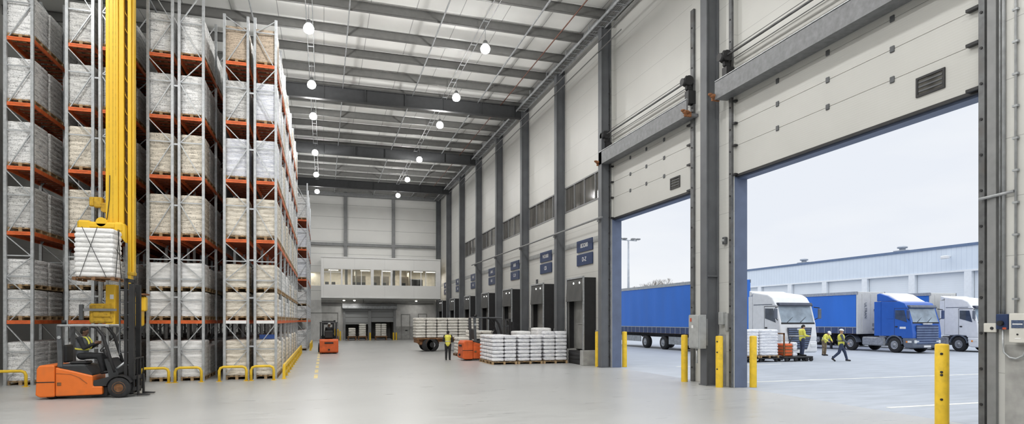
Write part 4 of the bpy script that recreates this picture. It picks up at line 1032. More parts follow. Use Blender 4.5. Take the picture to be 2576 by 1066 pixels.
forklift('forklift', 'small red orange forklift seen from behind, driving towards the far wall', (.93, 42.1, 0), R(91), 'orange_dull', 2.15, (1, 1.12, 1), True)
forklift('forklift', 'orange forklift half hidden behind the long white sack stack', (7.2, 32.7, 0), R(2), 'orange_dull', 2.0, (1.28, 1.1, 1.14), True)
# drivers sit on the seats
def seated(dx=0): return dict(pelvis=(0, 0, .95), waist=(0, .02, 1.1), chest=(0, .0, 1.33), neck=(0, -.02, 1.48), head=(0, -.05, 1.62),
    hipl=(.1, 0, .93), hipr=(-.1, 0, .93), kneel=(.13, -.46, .92), kneer=(-.13, -.46, .92), anklel=(.13, -.56, .47), ankler=(-.13, -.56, .47), toel=(.14, -.71, .455), toer=(-.14, -.71, .455),
    elbowl=(.26, -.12, 1.16), elbowr=(-.26, -.12, 1.16), wristl=(.15, -.34, 1.28), wristr=(-.15, -.34, 1.28))
person('person', 'driver in dark jacket with yellow straps seated in the near orange forklift', (-6.62, 20.55, .262), R(88.5), seated(), dict(skin='skin_dark', jacket='blackcloth', trousers='blackcloth', vest='greycloth', band='hivis', straps='hivis'), 1.72)
person('person', 'driver in dark clothes seated in the small red orange forklift', (.36, 43.08, .262), R(181), seated(), dict(skin='skin_dark', jacket='blackcloth', trousers='blackcloth', head='helmet'), 1.72)
person('person', 'worker in yellow vest and dark trousers standing by the sack trailer, back turned', (6.55, 33.5, 0), R(165), dict(elbowl=(.27, -.02, 1.15), elbowr=(-.27, -.02, 1.15), wristl=(.14, -.2, 1.08), wristr=(-.14, -.2, 1.08), head=(0, -.04, 1.6)), dict(jacket='blackcloth', trousers='blackcloth', vest='hivis', head='cap', hairmat='blackcloth'), 1.62)

# ------------------------------------------------------------------ sacks
def sack_mesh(L_, D_, H_, seed, m):
    rn = random.Random(seed); nu, nv = 16, 9; vs = []
    for j in range(nv + 1):
        a = -PI / 2 + PI * j / nv; ca, sa = math.cos(a), math.sin(a)
        cz = math.copysign(abs(sa) ** .6, sa); cr = abs(ca) ** .3
        for i in range(nu):
            tt = 2 * PI * (i + .5) / nu; c, s = math.cos(tt), math.sin(tt); e = .24
            x = math.copysign(abs(c) ** e, c); y = math.copysign(abs(s) ** e, s); jig = 1 + rn.uniform(-.03, .008)
            vs.append((x * cr * L_ / 2 * jig, y * cr * D_ / 2 * jig, cz * H_ / 2 + rn.uniform(-.003, .003)))
    me = MB().add(vs, [(j * nu + i, j * nu + (i + 1) % nu, (j + 1) * nu + (i + 1) % nu, (j + 1) * nu + i) for j in range(nv) for i in range(nu)], True).mesh('sack')
    me.materials.append(M[m]); return me
CORE = MB()
def core(me, x, y, z):
    CORE.add([(v.co.x * .95 + x, v.co.y * .95 + y, v.co.z * .95 + z) for v in me.vertices], [tuple(p.vertices) for p in me.polygons], True)
def sack(me, loc, rz, lab, group):
    o = bpy.data.objects.new('sack', me); COL.objects.link(o); o.location = loc; o.rotation_euler = (RND.uniform(-.008, .008), RND.uniform(-.008, .008), rz + RND.uniform(-.008, .008))
    return tag(o, lab, 'sack', group)
def bare_pallet(x, y, w_, d_, lab, group, m='wood'):
    o = pallet_mb(w_, d_).build('pallet', m); o.location = (x, y, 0); tag(o, lab, 'pallet', group)
SK = [sack_mesh(.625, .405, .177, 10 + i, 's_white') for i in range(3)]
SKE = [sack_mesh(.42, .62, .205, 20 + i, 's_white') for i in range(3)]
WH = ['left', 'middle', 'right']
GS = 'white sacks in the long floor stack'
for p in range(3):
    xc = 8.6 + p * 1.36; yc = 30.0; nl = 7 if p < 2 else 7
    bare_pallet(xc, yc, 1.3, 1.24, 'wooden pallet under the %s pile of the long sack stack' % WH[p], 'pallets under the long stack')
    for k in range(nl):
        z = .145 + .093 + k * .187; top = k == nl - 1
        off = .0
        for i in range(2):      # front row
            sack(RND.choice(SK), (xc - .32 + i * .64, yc - .4, z), 0, 'white sack, %s layer, front row, %s half of the %s pile, long stack' % (ORD[k + 1], ['left', 'right'][i], WH[p]), GS)
        rows_ = (0, 1)
        for j in rows_:
            for i in range(2):
                if top or (p == 0 and i == 0) or (p == 2 and i == 1):
                    sack(RND.choice(SK), (xc - .32 + i * .64, yc + .02 + j * .42, z), 0, 'white sack, %s layer, %s row, %s half of the %s pile, long stack' % (ORD[k + 1], ['middle', 'back'][j], ['left', 'right'][i], WH[p]), GS)
                else: core(SK[0], xc - .32 + i * .64, yc + .02 + j * .42, z)
    if p == 2:
        for i in range(2): sack(RND.choice(SK), (xc - .3 + i * .65, yc - .3, .238 + nl * .187 + .004), 0, 'white sack lying on top of the right pile, %s one' % ['left', 'right'][i], GS)
bare_pallet(8.6, 31.35, 1.3, 1.24, 'wooden pallet under the pile behind the left end of the long sack stack', None)
for k in range(7):
    z = .238 + k * .187
    for j in range(3): sack(RND.choice(SK), (8.28, 30.95 + j * .42, z), 0, 'white sack, %s layer, %s from front, pile behind the long stack' % (ORD[k + 1], ORD[j + 1]), GS)
    if k < 6:
        for j in range(3): core(SK[1], 8.92, 30.95 + j * .42, z)
    if k == 6:
        for j in range(3): sack(RND.choice(SK), (8.92, 30.95 + j * .42, z), 0, 'top white sack, inner side, %s from front, pile behind the long stack' % ORD[j + 1], GS)
t = load((10.15, 31.6, 0.002), 1.45, 'w_sack', 1, 'white wrapped load just showing over the long sack stack, lower one', None)
t = load((11.3, 31.6, 0.002), 1.62, 'w_sack', 2, 'white wrapped load just showing over the long sack stack, taller one', None)
# pile on the floor beside the worker
SC2 = [sack_mesh(.745, .455, .192, 30 + i, 's_cream') for i in range(3)]
GP = 'cream sacks in the floor pile behind the worker'
bare_pallet(8.95, 37.5, 2.3, 1.45, 'low wooden platform under the cream sack pile behind the worker', None, 'wood_dark')
for k in range(7):
    z = .245 + k * .203; n0 = 0 if k < 5 else 1
    for i in range(n0, 3): sack(RND.choice(SC2), (8.2 + i * .75, 37.0, z), 0, 'cream sack, %s layer up, %s from left in front of the floor pile' % (ORD[k + 1], ORD[i + 1]), GP)
    for j in range(2):
        for i in range(n0 + 1, 3): core(SC2[0], 8.2 + i * .75, 37.47 + j * .47, z)
        sack(RND.choice(SC2), (8.2 + n0 * .75, 37.47 + j * .47, z), 0, 'cream sack, %s layer up, %s row, left end of the floor pile' % (ORD[k + 1], ['middle', 'back'][j]), GP)
# flatbed trailer with sacks
t = thing('flatbed_trailer', 'rusty flatbed trailer on two wheels loaded with cream sacks', 'trailer', (6.1, 43.2, 0))
TL = 5.2
MB().box(.1, TL, 0, 1.6, .86, .95).build('bed', 'wood_dark', t)
MB().box(.25, TL, .2, .32, .66, .86).box(.25, TL, 1.28, 1.4, .66, .86).box(.15, .3, 0, 1.6, .6, .86).build('frame', 'rust', t)
MB().rbox(.3, .62, .05, .5, .45, .66, .05).rbox(.2, .4, .1, .4, .55, .8, .05).build('toolbox', 'rust', t)
for y in (.0, 1.3):
    w_ = MB().lathe([(.2, y), (.4, y), (.46, y + .06), (.46, y + .22), (.4, y + .28), (.2, y + .28)], (1.25, 0, .46), 1, 28).build('wheel', 'rubber', t)
    MB().lathe([(0, y + .08), (.09, y + .05), (.12, y + .06), (.14, y + .03), (.25, y + .02), (.25, y + .1)], (1.25, 0, .462), 1, 20).build('wheel_rim', 'rim', w_)
    MB().lathe([(0, y), (.4, y), (.44, y + .06), (.44, y + .22), (.4, y + .28), (0, y + .28)], (.95, 0, .445), 1, 24).build('wheel', 'rubber', t)
    fd = MB(); vs = []; n = 12
    for i in range(n + 1):
        a = R(10 + i * 160 / n); vs += [(1.25 + math.cos(a) * r, yy, .46 + math.sin(a) * r) for r in (.472, .488) for yy in (y - .03, y + .3)]
    fs = []
    for i in range(n):
        k = i * 4; fs += [(k, k + 4, k + 5, k + 1), (k + 2, k + 3, k + 7, k + 6), (k, k + 2, k + 6, k + 4), (k + 1, k + 5, k + 7, k + 3)]
    fd.add(vs, fs).build('mudguard', 'rust', t)
MB().cyl((4.9, .8, 0), (4.9, .8, .86), .06, n=10).build('support_leg', 'rust', t)
GT = 'cream sacks loaded on the flatbed trailer'
for k in range(7):
    z = .955 + .1 + k * .203
    for i in range(6):
        sack(RND.choice(SC2), (6.52 + i * .77, 43.45, z), 0, 'cream sack on the trailer, %s layer up, %s from the left end' % (ORD[k + 1], ORD[i + 1]), GT)
        if k < 6 and i:
            for j in range(2): core(SC2[0], 6.52 + i * .77, 43.93 + j * .48, z)
        if k == 6:
            for j in range(2): sack(RND.choice(SC2), (6.52 + i * .77, 43.93 + j * .48, z), 0, 'cream sack on top of the trailer load, %s row, %s from the left end' % (['middle', 'back'][j], ORD[i + 1]), GT)
    if k < 6:
        for j in range(2): sack(RND.choice(SC2), (6.52, 43.93 + j * .48, z), 0, 'cream sack at the left end of the trailer, %s layer up, %s row' % (ORD[k + 1], ['middle', 'back'][j]), GT)

tag(CORE.build('sack_filling', 's_white', fix=False), 'inner sacks hidden inside the sack piles', 'sacks', None, 'stuff')
# pallets of sacks in the rear loading door
SC3 = [sack_mesh(1.0, .42, .25, 40 + i, 's_cream') for i in range(2)]
SC4 = [sack_mesh(.6, .42, .224, 45 + i, 's_cream') for i in range(2)]
for x, n, h, me, lab in ((2.98, 4, .26, SC4, 'low'), (4.1, 6, .26, SC4, 'tall narrow'), (6.1, 6, .26, SC3, 'wide')):
    tt = thing('platform_trolley', 'brown wooden platform under the %s sack pile in the rear loading door' % lab, 'platform', (x, YB - .1, 0))
    wd = .5 if me is SC4 else .68
    MB().rbox(-wd, wd, -.5, .4, .3, .42, .02).build('deck', 'wood_dark', tt)
    for sx in (-1, 1): MB().box(sx * (wd - .1) - .06, sx * (wd - .1) + .06, -.45, .35, 0, .3).build('skid', 'wood_dark', tt)
    for k in range(n):
        c = 2 if me is SC3 else 1
        z = .425 + .115 + k * .232
        nx = 2 if me is SC3 else 1
        for i in range(nx):
            xx = x if me is SC4 else x - .3 + i * .6
            o = sack(RND.choice(SC4), (xx * 1.0 + (.0), YB - .3, z), 0, 'cream sack in the %s pile in the rear loading door, %s layer%s' % (lab, ORD[k + 1], '' if nx == 1 else ', ' + ['left', 'right'][i]), 'cream sacks in the rear loading door')
            if me is SC4: o.scale = (1.3, 1, 1)
# rear bollards
def bollard(x, y, h, r, lab, group=None, cap=False):
    t = thing('bollard', lab, 'bollard', (x, y, 0), 0, group)
    MB().lathe([(r, .0), (r, h - .03), (r * .9, h), (0, h + .012)], (0, 0, 0), 2, 24).build('post', 'yellow', t)
    return t
for x, lab in ((1.72, 'left of the rear loading door'), (4.9, 'between the openings of the rear loading door'), (7.45, 'first right of the rear loading door'), (7.75, 'second right of the rear loading door')):
    bollard(x, YB - .72, .82 if x > 2 else 1.0, .09, 'small yellow bollard ' + lab, 'small bollards by the rear door')
t = thing('gas_cylinder_cage', 'orange yellow cabinet on dark feet beside the rear loading door', 'cabinet', (1.25, YB - .8, 0))
MB().rbox(-.38, .32, -.25, .25, .42, 1.25, .1).build('body', 'crane_dark', t); MB().box(-.32, .28, -.2, .2, .1, .42).build('base', 'rust', t); MB().box(-.36, -.28, -.22, .22, 0, .1).box(.22, .3, -.22, .22, 0, .1).build('foot', 'black', t)
# yellow dashes on the floor
for k in range(9):
    y = 24.5 + k * 2.6
    struct(MB().box(-.36, -.22, y, y + 1.7, 0, .003), 'floor_marking', 'greybox', 'worn yellow dash painted on the floor beside the racks, %s from the front' % ORD[k + 1], 'floor marking')
# ------------------------------------------------------------------ bollards and boxes by the doors
BG = 'tall yellow bollards by the doors'
bollard(12.42, 26.75, 1.66, .115, 'tall yellow bollard inside, at the far side of the farther open door', BG)
bollard(13.55, 26.2, 1.66, .115, 'tall yellow bollard outside, at the far side of the farther open door', BG)
bollard(12.36, 19.3, 1.67, .115, 'tall yellow bollard between the farther open door and the wide column', BG)
b = bollard(12.42, 17.35, 1.68, .118, 'tall yellow bollard in front of the wide column beside the nearest door', BG)
bollard(13.5, 17.05, 1.68, .115, 'tall yellow bollard outside, at the far side of the nearest open door', BG)
b2 = bollard(12.40, 9.72, 1.70, .13, 'tall scuffed yellow bollard nearest the camera, beside the control box', BG)
for bb_, r, zs in ((b, .118, (1.5, 1.15, .6)), (b2, .13, (1.5, 1.12, 1.06, .55))):
    m = MB()
    for z in zs:
        a = R(215) if bb_ is b2 else R(200); m.ball((r * math.cos(a), r * math.sin(a), z), (.03, .03, .025), 8, 6)
    m.build('scuff', 'rubber', bb_)
t = thing('electrical_cabinet', 'grey steel cabinet with red label on the wide column', 'cabinet', (12.06, 18.0, 1.25))
MB().rbox(-.14, .14, -.26, .36, 0, 1.13, .015).build('body', 'box_grey', t)
MB().rbox(-.155, -.14, -.235, .335, .04, 1.09, .006).build('door', 'box_grey', t)
MB().box(-.162, -.155, .16, .25, .9, 1.02).build('red_label', 'red', t); MB().box(-.162, -.155, .06, .16, .68, .78).build('white_label', 'white', t)
MB().cyl((-.02, .05, -.5), (-.02, .05, 0), .03, n=8).build('conduit', 'galv', t); MB().box(.14, .235, -.2, .3, .1, 1.0).build('mounting_bracket', 'steel_mid', t)
t = thing('push_button_box', 'small grey switch box on the cream wall strip beside the wide column', 'switch box', (12.8, 17.5, 2.05))
MB().rbox(-.18, -.01, -.03, .2, 0, .42, .015).build('body', 'box_grey', t); MB().rbox(-.08, -.01, -.16, -.03, -.2, .38, .01).build('side_box', 'box_grey', t)
t = thing('wall_sensor', 'small dark sensor high on the cream strip between the doors', 'sensor', (12.78, 17.5, 4.72))
MB().rbox(-.1, .015, -.08, .08, 0, .24, .02).build('body', 'steel_dark', t); MB().ball((-.1, 0, .12), .05, 10, 6).build('eye', 'box_grey', t)
t = thing('wall_intercom', 'small dark intercom on the wall beside the second dock shelter', 'intercom', (12.78, 36.4, 4.45))
MB().rbox(-.06, .015, -.1, .1, 0, .3, .01).build('body', 'steel_dark', t); MB().box(-.065, -.06, -.05, .05, .18, .26).build('grille', 'black', t)
# control box at the right edge
t = thing('door_control_box', 'cream door control box with blue display beside the near column', 'control box', (12.8, 8.24, 1.77))
MB().rbox(-.2, -.01, -.35, .30, 0, .56, .012).build('body', 'box_cream', t)
MB().box(-.206, -.2, .03, .25, .28, .43).build('display', 'screen', t)
MB().box(-.208, -.206, .05, .23, .345, .365).build('display_text', 'white', t)
MB().cyl((-.2, .14, .16), (-.215, .14, .16), .016, n=10).build('button', 'black', t)
MB().box(-.204, -.2, .08, .19, .07, .09).build('label_plate', 'white', t)
t = thing('isolator_switch', 'dark blue isolator switch beside the cream control box', 'switch', (12.8, 8.66, 2.02))
MB().rbox(-.13, -.01, -.06, .17, 0, .3, .012).build('body', 'navy', t); MB().cyl((-.13, .06, .12), (-.2, .06, .12), .05, n=12).build('knob', 'black', t); MB().box(-.134, -.13, -.03, .04, -.0, .04).build('red_label', 'red', t)
MB().sweep([(-.09, .06, 0), (-.09, .06, -.3), (-.09, .04, -.45), (-.09, -.06, -.54), (-.09, -.18, -.56), (-.09, -.3, -.5), (-.09, -.36, -.38), (-.09, -.37, -.26)], .018, 8).build('flexible_conduit', 'galv', t)
t = thing('wall_conduit', 'vertical grey conduit above the isolator switch', 'conduit', (12.76, 8.74, 2.33))
MB().cyl((0, 0, 0), (0, 0, 13.5), .03, n=10).cyl((0, .07, 0), (0, .07, 13.5), .018, n=8).build('pipe', 'galv_flat', t)
t = thing('wall_conduit', 'vertical grey conduit with clips above the cream control box', 'conduit', (12.76, 8.52, 2.34))
MB().cyl((0, 0, 0), (0, 0, 13.5), .022, n=10).build('pipe', 'galv_flat', t)
for k in range(12): MB().box(-.03, .03, -.05, .05, .25 + k * .62, .29 + k * .62).build('clip', 'galv_flat', t)
MB().cyl((-.02, .02, 2.35), (-.1, .62, 2.3), .03, n=8).build('branch_pipe', 'galv_flat', t)
t = thing('push_button_switch', 'small cream switch plate on the near column', 'switch', (12.72, 8.96, 2.04))
MB().rbox(-.03, .005, -.12, .12, -.08, .1, .01).build('plate', 'box_cream', t); MB().cyl((-.03, -.05, 0), (-.05, -.05, 0), .03, n=10).build('knob', 'black', t)

# ------------------------------------------------------------------ lorries
def wheel(par, x0, x1, y, z, r, face):
    """tyre from x0 to x1, rim on the side 'face' (-1 outward -x)"""
    w_ = MB().lathe([(r * .55, x0), (r * .9, x0), (r, x0 + .05), (r, x1 - .05), (r * .9, x1), (r * .55, x1)], (0, y, z), 0, 32).build('wheel', 'rubber', par)
    m = MB()
    if face < 0: m.lathe([(0, x0 - .02), (r * .16, x0 - .02), (r * .2, x0 + .02), (r * .32, x0 + .06), (r * .5, x0 + .01), (r * .58, x0), (r * .58, x0 + .06)], (0, y, z), 0, 24)
    m.lathe([(0, x1), (r * .4, x1 + .01), (r * .58, x1), (r * .58, x1 - .06)], (0, y, z), 0, 24)
    rm = m.build('rim', 'rim', w_)
    b = MB()
    for k in range(10):
        a = 2 * PI * k / 10; b.cyl((x0 - .01, y + math.cos(a) * r * .3, z + math.sin(a) * r * .3), (x0 + .05, y + math.cos(a) * r * .3, z + math.sin(a) * r * .3), .022, n=6)
    b.build('wheel_nuts', 'chrome', w_)
    return w_
def arc_fender(x0, x1, y, z, r, a0, a1, t=.05):
    fd = MB(); vs = []; n = 14
    for i in range(n + 1):
        a = R(a0 + (a1 - a0) * i / n); vs += [(xx, y + math.cos(a) * rr, z + math.sin(a) * rr) for rr in (r, r + t) for xx in (x0, x1)]
    fs = [(0, 1, 3, 2), (n * 4, n * 4 + 2, n * 4 + 3, n * 4 + 1)]
    for i in range(n):
        k = i * 4; fs += [(k, k + 4, k + 5, k + 1), (k + 2, k + 3, k + 7, k + 6), (k, k + 2, k + 6, k + 4), (k + 1, k + 5, k + 7, k + 3)]
    return fd.add(vs, fs)
def tractor(label, loc, style, rz=0.):
    """local: x 0..2.5 across (x=0 faces the hall), y=0 front bumper, +y backwards"""
    t = thing('truck_tractor', label, 'truck', loc, rz); W = 2.5
    paint = 'blue_cab' if style == 'blue' else 'cab_white'
    gm = 'grille_blue' if style == 'blue' else 'grille'
    # cab shell
    roof = [(.10, 2.02), (.42, 3.06), (.50, 3.16)]
    roof += [(.75, 3.5), (1.1, 3.68), (2.36, 3.86)] if style != 'blue' else [(.62, 3.34), (1.0, 3.46), (2.36, 3.5)]
    prof = [(.02, 1.0), (.0, 1.3)] + roof + [(2.42, 3.6), (2.42, 1.12), (.86, 1.12), (.80, 1.0)]
    cab = MB().prism(prof, 0, 0, W).build('cab', paint, t, bevel=.09)
    MB().prism([(.04, .34), (-.03, .45), (-.02, 1.02), (.78, 1.02), (.74, .6), (.62, .34)], 0, -.005, W + .005).build('bumper', paint if style != 'blue' else 'fender', t, bevel=.08)
    if style == 'blue':
        MB().prism([(.95, 3.44), (1.3, 3.62), (1.9, 3.98), (2.5, 4.1), (2.5, 3.44)], 0, .12, W - .12).build('roof_deflector', 'cab_white', t, bevel=.12)
        for x0, x1 in ((-.005, .14), (W - .14, W + .005)): MB().prism([(1.2, 3.5), (1.9, 3.86), (2.52, 4.06), (2.75, 4.02), (2.75, 3.5)], 0, x0, x1).build('side_deflector', paint, t, bevel=.04)
        MB().box(-.01, .06, 2.42, 2.95, 1.12, 3.48).build('side_fairing', paint, t); MB().box(W - .06, W + .01, 2.42, 2.95, 1.12, 3.48).build('side_fairing', paint, t)
    else:
        MB().box(-.005, .06, 2.42, 2.75, 1.12, 3.6).build('side_fairing', paint, t); MB().box(W - .06, W + .005, 2.42, 2.75, 1.12, 3.6).build('side_fairing', paint, t)
        MB().prism([(2.42, 3.75), (2.42, 3.86), (2.7, 3.95), (2.7, 3.6)], 0, .0, W).build('roof_deflector', paint, t, bevel=.03)
    # windscreen follows the sloping front
    def slope(z, o): return .10 + (z - 2.02) / (3.06 - 2.02) * .32 - o
    MB().prism([(slope(2.06, .015), 2.06), (slope(2.98, .015), 2.98), (slope(2.98, -.03), 2.98), (slope(2.06, -.03), 2.06)], 0, .14, W - .14).build('windscreen', 'windscreen', t)
    MB().prism([(slope(2.0, .012), 1.98), (slope(2.06, .018), 2.07), (slope(2.06, -.03), 2.07), (slope(2.0, -.03), 1.98)], 0, .1, W - .1).build('wiper_panel', 'black', t)
    for k in range(2):
        x = .5 + k * .9; MB().bar((x, slope(2.08, .04), 2.08), (x + .55, slope(2.55, .04), 2.42), .02, .02).build('wiper', 'black', t)
    MB().prism([(.3, 3.0), (.2, 3.04), (.3, 3.2), (.52, 3.2), (.44, 3.06)], 0, .1, W - .1).build('sun_visor', 'fender' if style == 'blue' else 'grille', t, bevel=.03)
    # side windows and doors
    for xa, xb in ((-.012, .01), (W - .01, W + .012)):
        MB().prism([(.42, 2.06), (.62, 2.86), (1.3, 2.88), (1.3, 2.3), (.9, 2.2)], 0, xa, xb).build('side_window', 'cabglass', t)
        MB().box(xa + .004, xb - .004, 1.36, 1.38, 1.2, 3.0).box(xa + .004, xb - .004, .36, 1.38, 2.98, 3.01).build('door_seam', 'black' if style != 'blue' else 'blue_dark', t)
        MB().rbox(xa - .03, xb + .03, 1.12, 1.3, 1.72, 1.8, .02).build('door_handle', 'black', t)
        if style == 'blue': MB().prism([(1.42, 2.3), (1.42, 2.86), (1.98, 2.86), (2.05, 2.4), (1.9, 2.3)], 0, xa - .002, xb + .002).build('blanked_window', paint, t, bevel=.004)
        else: MB().box(xa + .003, xb - .003, .7, 2.3, 3.08, 3.12).build('roof_gutter', 'fender', t)
    if style == 'blue': MB().rbox(-.02, .0, .5, .95, 1.62, 1.76, .006).build('side_badge', 'white', t)
    # mirrors
    for s, x in ((-1, 0), (1, W)):
        MB().bar((x, .28, 2.95), (x + s * .28, .12, 2.9), .035, .05).bar((x, .28, 2.2), (x + s * .25, .14, 2.35), .03, .04).build('mirror_arm', 'black', t)
        MB().rbox(x + s * .27 - .11, x + s * .27 + .11, .06, .16, 2.28, 2.86, .03).build('mirror', 'fender' if style != 'blue' else 'blue_dark', t)
    # grille
    if style == 'blue':
        MB().box(.32, W - .32, -.035, .02, .62, 1.86).build('grille_backing', 'blue_dark', t)
        for k in range(7): MB().rbox(.3, W - .3, -.07, .0, .66 + k * .165, .76 + k * .165, .02).build('grille_bar', gm, t)
        MB().rbox(.85, 1.65, -.05, .02, 1.9, 2.0, .01).build('front_badge', 'chrome', t)
        MB().rbox(.9, 1.5, -.07, -.03, .4, .53, .005).build('number_plate', 'white', t)
    else:
        g = MB().prism([(.42, 1.78), (W - .42, 1.78), (W - .5, 1.2), (W - .75, .55), (.75, .55), (.5, 1.2)], 1, -.045, .0).build('grille_backing', 'grille', t)
        for k in range(9):
            z = .66 + k * .125; i = .5 if z > 1.15 else .5 + (1.15 - z) * .42
            MB().rbox(i, W - i, -.06, -.03, z, z + .05, .01).build('grille_bar', 'grille_blue' if k != 5 else 'cab_white', t)
        MB().rbox(1.05, 1.45, -.065, -.03, 1.63, 1.73, .01).build('front_badge', 'chrome', t)
        MB().rbox(.9, 1.6, -.07, -.02, .36, .5, .005).build('number_plate', 'white', t)
    for s, x in ((0, .1), (1, W - .52)):
        MB().rbox(x, x + .42, -.06, .06, .66, .88, .04).build('headlamp', 'lens', t)
    for x in (-.012, W - .06): MB().rbox(x, x + .075, .06, .4, .68, .86, .03).build('headlamp', 'lens', t)
    MB().rbox(-.03, .02, .38, .5, .7, .82, .02).build('indicator', 'amber', t)
    # wheels, fenders, chassis
    for y in (1.4, 5.05):
        wheel(t, .02, .34, y, .52, .52, -1); wheel(t, W - .34, W - .02, y, .52, .52, 1)
        for x0, x1 in ((-.02, .42), (W - .42, W + .02)): arc_fender(x0, x1, y, .52, .6 if y < 2 else .58, 8, 172, .07 if y < 2 else .04).build('fender', 'fender', t)
    MB().box(.75, 1.0, .6, 6.2, .62, .9).box(1.5, 1.75, .6, 6.2, .62, .9).box(.7, 1.8, 4.2, 5.6, .9, 1.1).build('chassis', 'chassis', t)
    for x0, x1 in ((.06, .68), (W - .68, W - .06)): MB().rbox(x0, x1, 2.2, 4.1, .42, 1.02, .08).build('fuel_tank', 'rim', t)
    MB().box(.1, W - .1, .9, 2.1, .95, 1.14).build('step_box', 'chassis', t)
    for k in range(3): MB().box(-.01, .25, .7, 1.0 - .05 * k, .4 + k * .2, .44 + k * .2).build('step', 'black', t)
    return t
def trailer(label, loc, top, style, length=13.4, rz=0., wheels=(8.2, 9.5, 10.8), front='container'):
    """local: x 0..2.55 across, y=0 front bulkhead"""
    t = thing('curtain_trailer', label, 'trailer', loc, rz); W = 2.55; zb = 1.32
    MB().rbox(.0, W, .0, .12, zb - .12, top, .02).build('front_wall', front, t)
    for x in (.45, 1.25, 2.0): MB().rbox(x - .04, x + .04, -.03, .0, zb, top - .15, .01).build('stiffener', front, t)
    MB().box(0, W, .12, length, top - .08, top).build('roof', 'container', t)
    MB().box(-.03, .05, 0, length, top - .2, top + .02).box(W - .05, W + .03, 0, length, top - .2, top + .02).build('roof_rail', 'galv', t)
    for xa, xb in ((.0, .04), (W - .04, W)):
        n = 40; vs = []
        for i in range(n + 1):
            y = .12 + (length - .24) * i / n; bx = .012 * math.sin(i * 1.9)
            for z in (zb + .36, top - .2): vs.append((xa + bx, y, z))
            for z in (zb + .36, top - .2): vs.append((xb + bx, y, z))
        fs = [(i * 4, i * 4 + 1, i * 4 + 5, i * 4 + 4) for i in range(n)] + [(i * 4 + 2, i * 4 + 6, i * 4 + 7, i * 4 + 3) for i in range(n)]
        MB().add(vs, fs, True).build('curtain', 'blue_curtain', t, fix=False)
        c = MB().box(xa - .01, xb + .01, .1, length, zb - .1, zb + .34)
        skirt = c.build('curtain_pelmet', 'blue_dark', t)
        st = MB().box(xa - .02, xb + .02, .1, length, zb + .34, zb + .39)
        for k in range(20): y = .4 + k * .66; st.box(xa - .02, xb + .02, y - .02, y + .02, zb - .1, zb + .34)
        st.build('strap_rail', 'galv', t)
    MB().box(0, W, length - .1, length, zb, top).build('rear_doors', 'container', t)
    MB().box(.02, W - .02, .1, length - .1, zb - .12, zb - .02).build('deck', 'wood_dark', t)
    MB().box(.7, .85, 2.95, length, .9, zb - .12).box(1.7, 1.85, 2.95, length, .9, zb - .12).build('chassis', 'chassis', t)
    for y in wheels:
        wheel(t, .04, .42, y, .5, .5, -1); wheel(t, W - .42, W - .04, y, .5, .5, 1)
    MB().box(.05, .09, wheels[0] - (4.2 if wheels[0] > 7.5 else 3.4), wheels[0] - .8, .42, .98).build('side_guard', 'galv_flat', t)
    MB().box(.05, .09, wheels[-1] + .7, length - .3, .5, .96).build('side_guard', 'galv_flat', t)
    for x in (.6, 1.85): MB().box(x, x + .12, 3.0, 3.15, 0.0, 1.195).build('landing_leg', 'chassis', t)
    if style == 'marked':
        # diamond mark and faint lines of lettering on the front wall
        m = MB()
        for a, b in (((1.5, 2.95), (1.66, 3.14)), ((1.66, 3.14), (1.82, 2.95)), ((1.82, 2.95), (1.66, 2.76)), ((1.66, 2.76), (1.5, 2.95))): m.bar((a[0], -.012, a[1]), (b[0], -.012, b[1]), .02, .06, (0, 1, 0))
        m.build('diamond_mark', 'fender', t)
        text('Elinn', .3, 'fender', t, (1.66, -.008, 1.86), (PI / 2, 0, 0)); text('sprnn', .26, 'fender', t, (1.66, -.008, 1.58), (PI / 2, 0, 0))
        text('ULTRAN', .3, 'fender', t, (.72, -.036, 2.9), (PI / 2, R(90), 0), 'vertical_lettering')
    return t
tractor('white truck cab with dark grille parked nearest the doors', (24.5, 28.6, 0), 'white')
trailer('blue curtain trailer seen through the farther door, behind the white truck', (24.45, 34.35, 0), 4.88, 'plain', wheels=(6.8, 9.5), length=16, front='blue_curtain')
tractor('blue truck cab with slatted grille parked in the middle of the yard', (37.0, 31.0, 0), 'blue')
trailer('blue curtain trailer with white front wall behind the blue truck', (36.8, 35.2, 0), 4.25, 'marked')
tractor('white truck cab parked beyond the blue truck, cut off by the door track', (42.6, 30.8, 0), 'white')
trailer('blue curtain trailer behind the farthest white truck', (42.5, 34.2, 0), 4.2, 'plain')

# ------------------------------------------------------------------ goods and people in the yard
t = thing('hand_pallet_trolley', 'low black trolley under the white goods in the yard', 'trolley', (20.6, 27.0, 0))
MB().box(0, 2.5, 0, 1.2, .16, .22).build('deck', 'black', t)
for x in (.3, 1.3, 2.3):
    for y in (.1, 1.1): MB().cyl((x, y - .05, .08), (x, y + .05, .08), .08, n=14).build('wheel', 'rubber', t)
YG = 'white goods on the yard trolley'
def crate_load(x, lab, w_=1.18, h=1.35):
    t = thing('pallet_load', lab, 'pallet load', (x, 27.6, .223), 0, YG)
    pallet_mb(w_, 1.1, .12).build('pallet', 'wood', t)
    ring_mesh(w_, 1.1, h, 9, int(x * 7), .122, bulge=.03, dome=.02, corner=.05).build('wrapped_goods', 's_white', t, fix=False)
crate_load(21.25, 'white sack load on the yard trolley, half behind the door jamb')
crate_load(22.47, 'white sack load on the yard trolley, beside the orange frame')
t = thing('pallet_truck', 'orange pallet truck with upright handle beside the white goods', 'pallet truck', (23.7, 26.9, 0))
MB().rbox(-.32, .18, .1, .75, .3, .95, .05).build('battery_box', 'orange_dull', t)
for z in (.45, .62, .78): MB().box(-.34, -.3, .12, .73, z, z + .05).box(-.3, .2, .085, .1, z, z + .05).build('louvre', 'wood_dark', t)
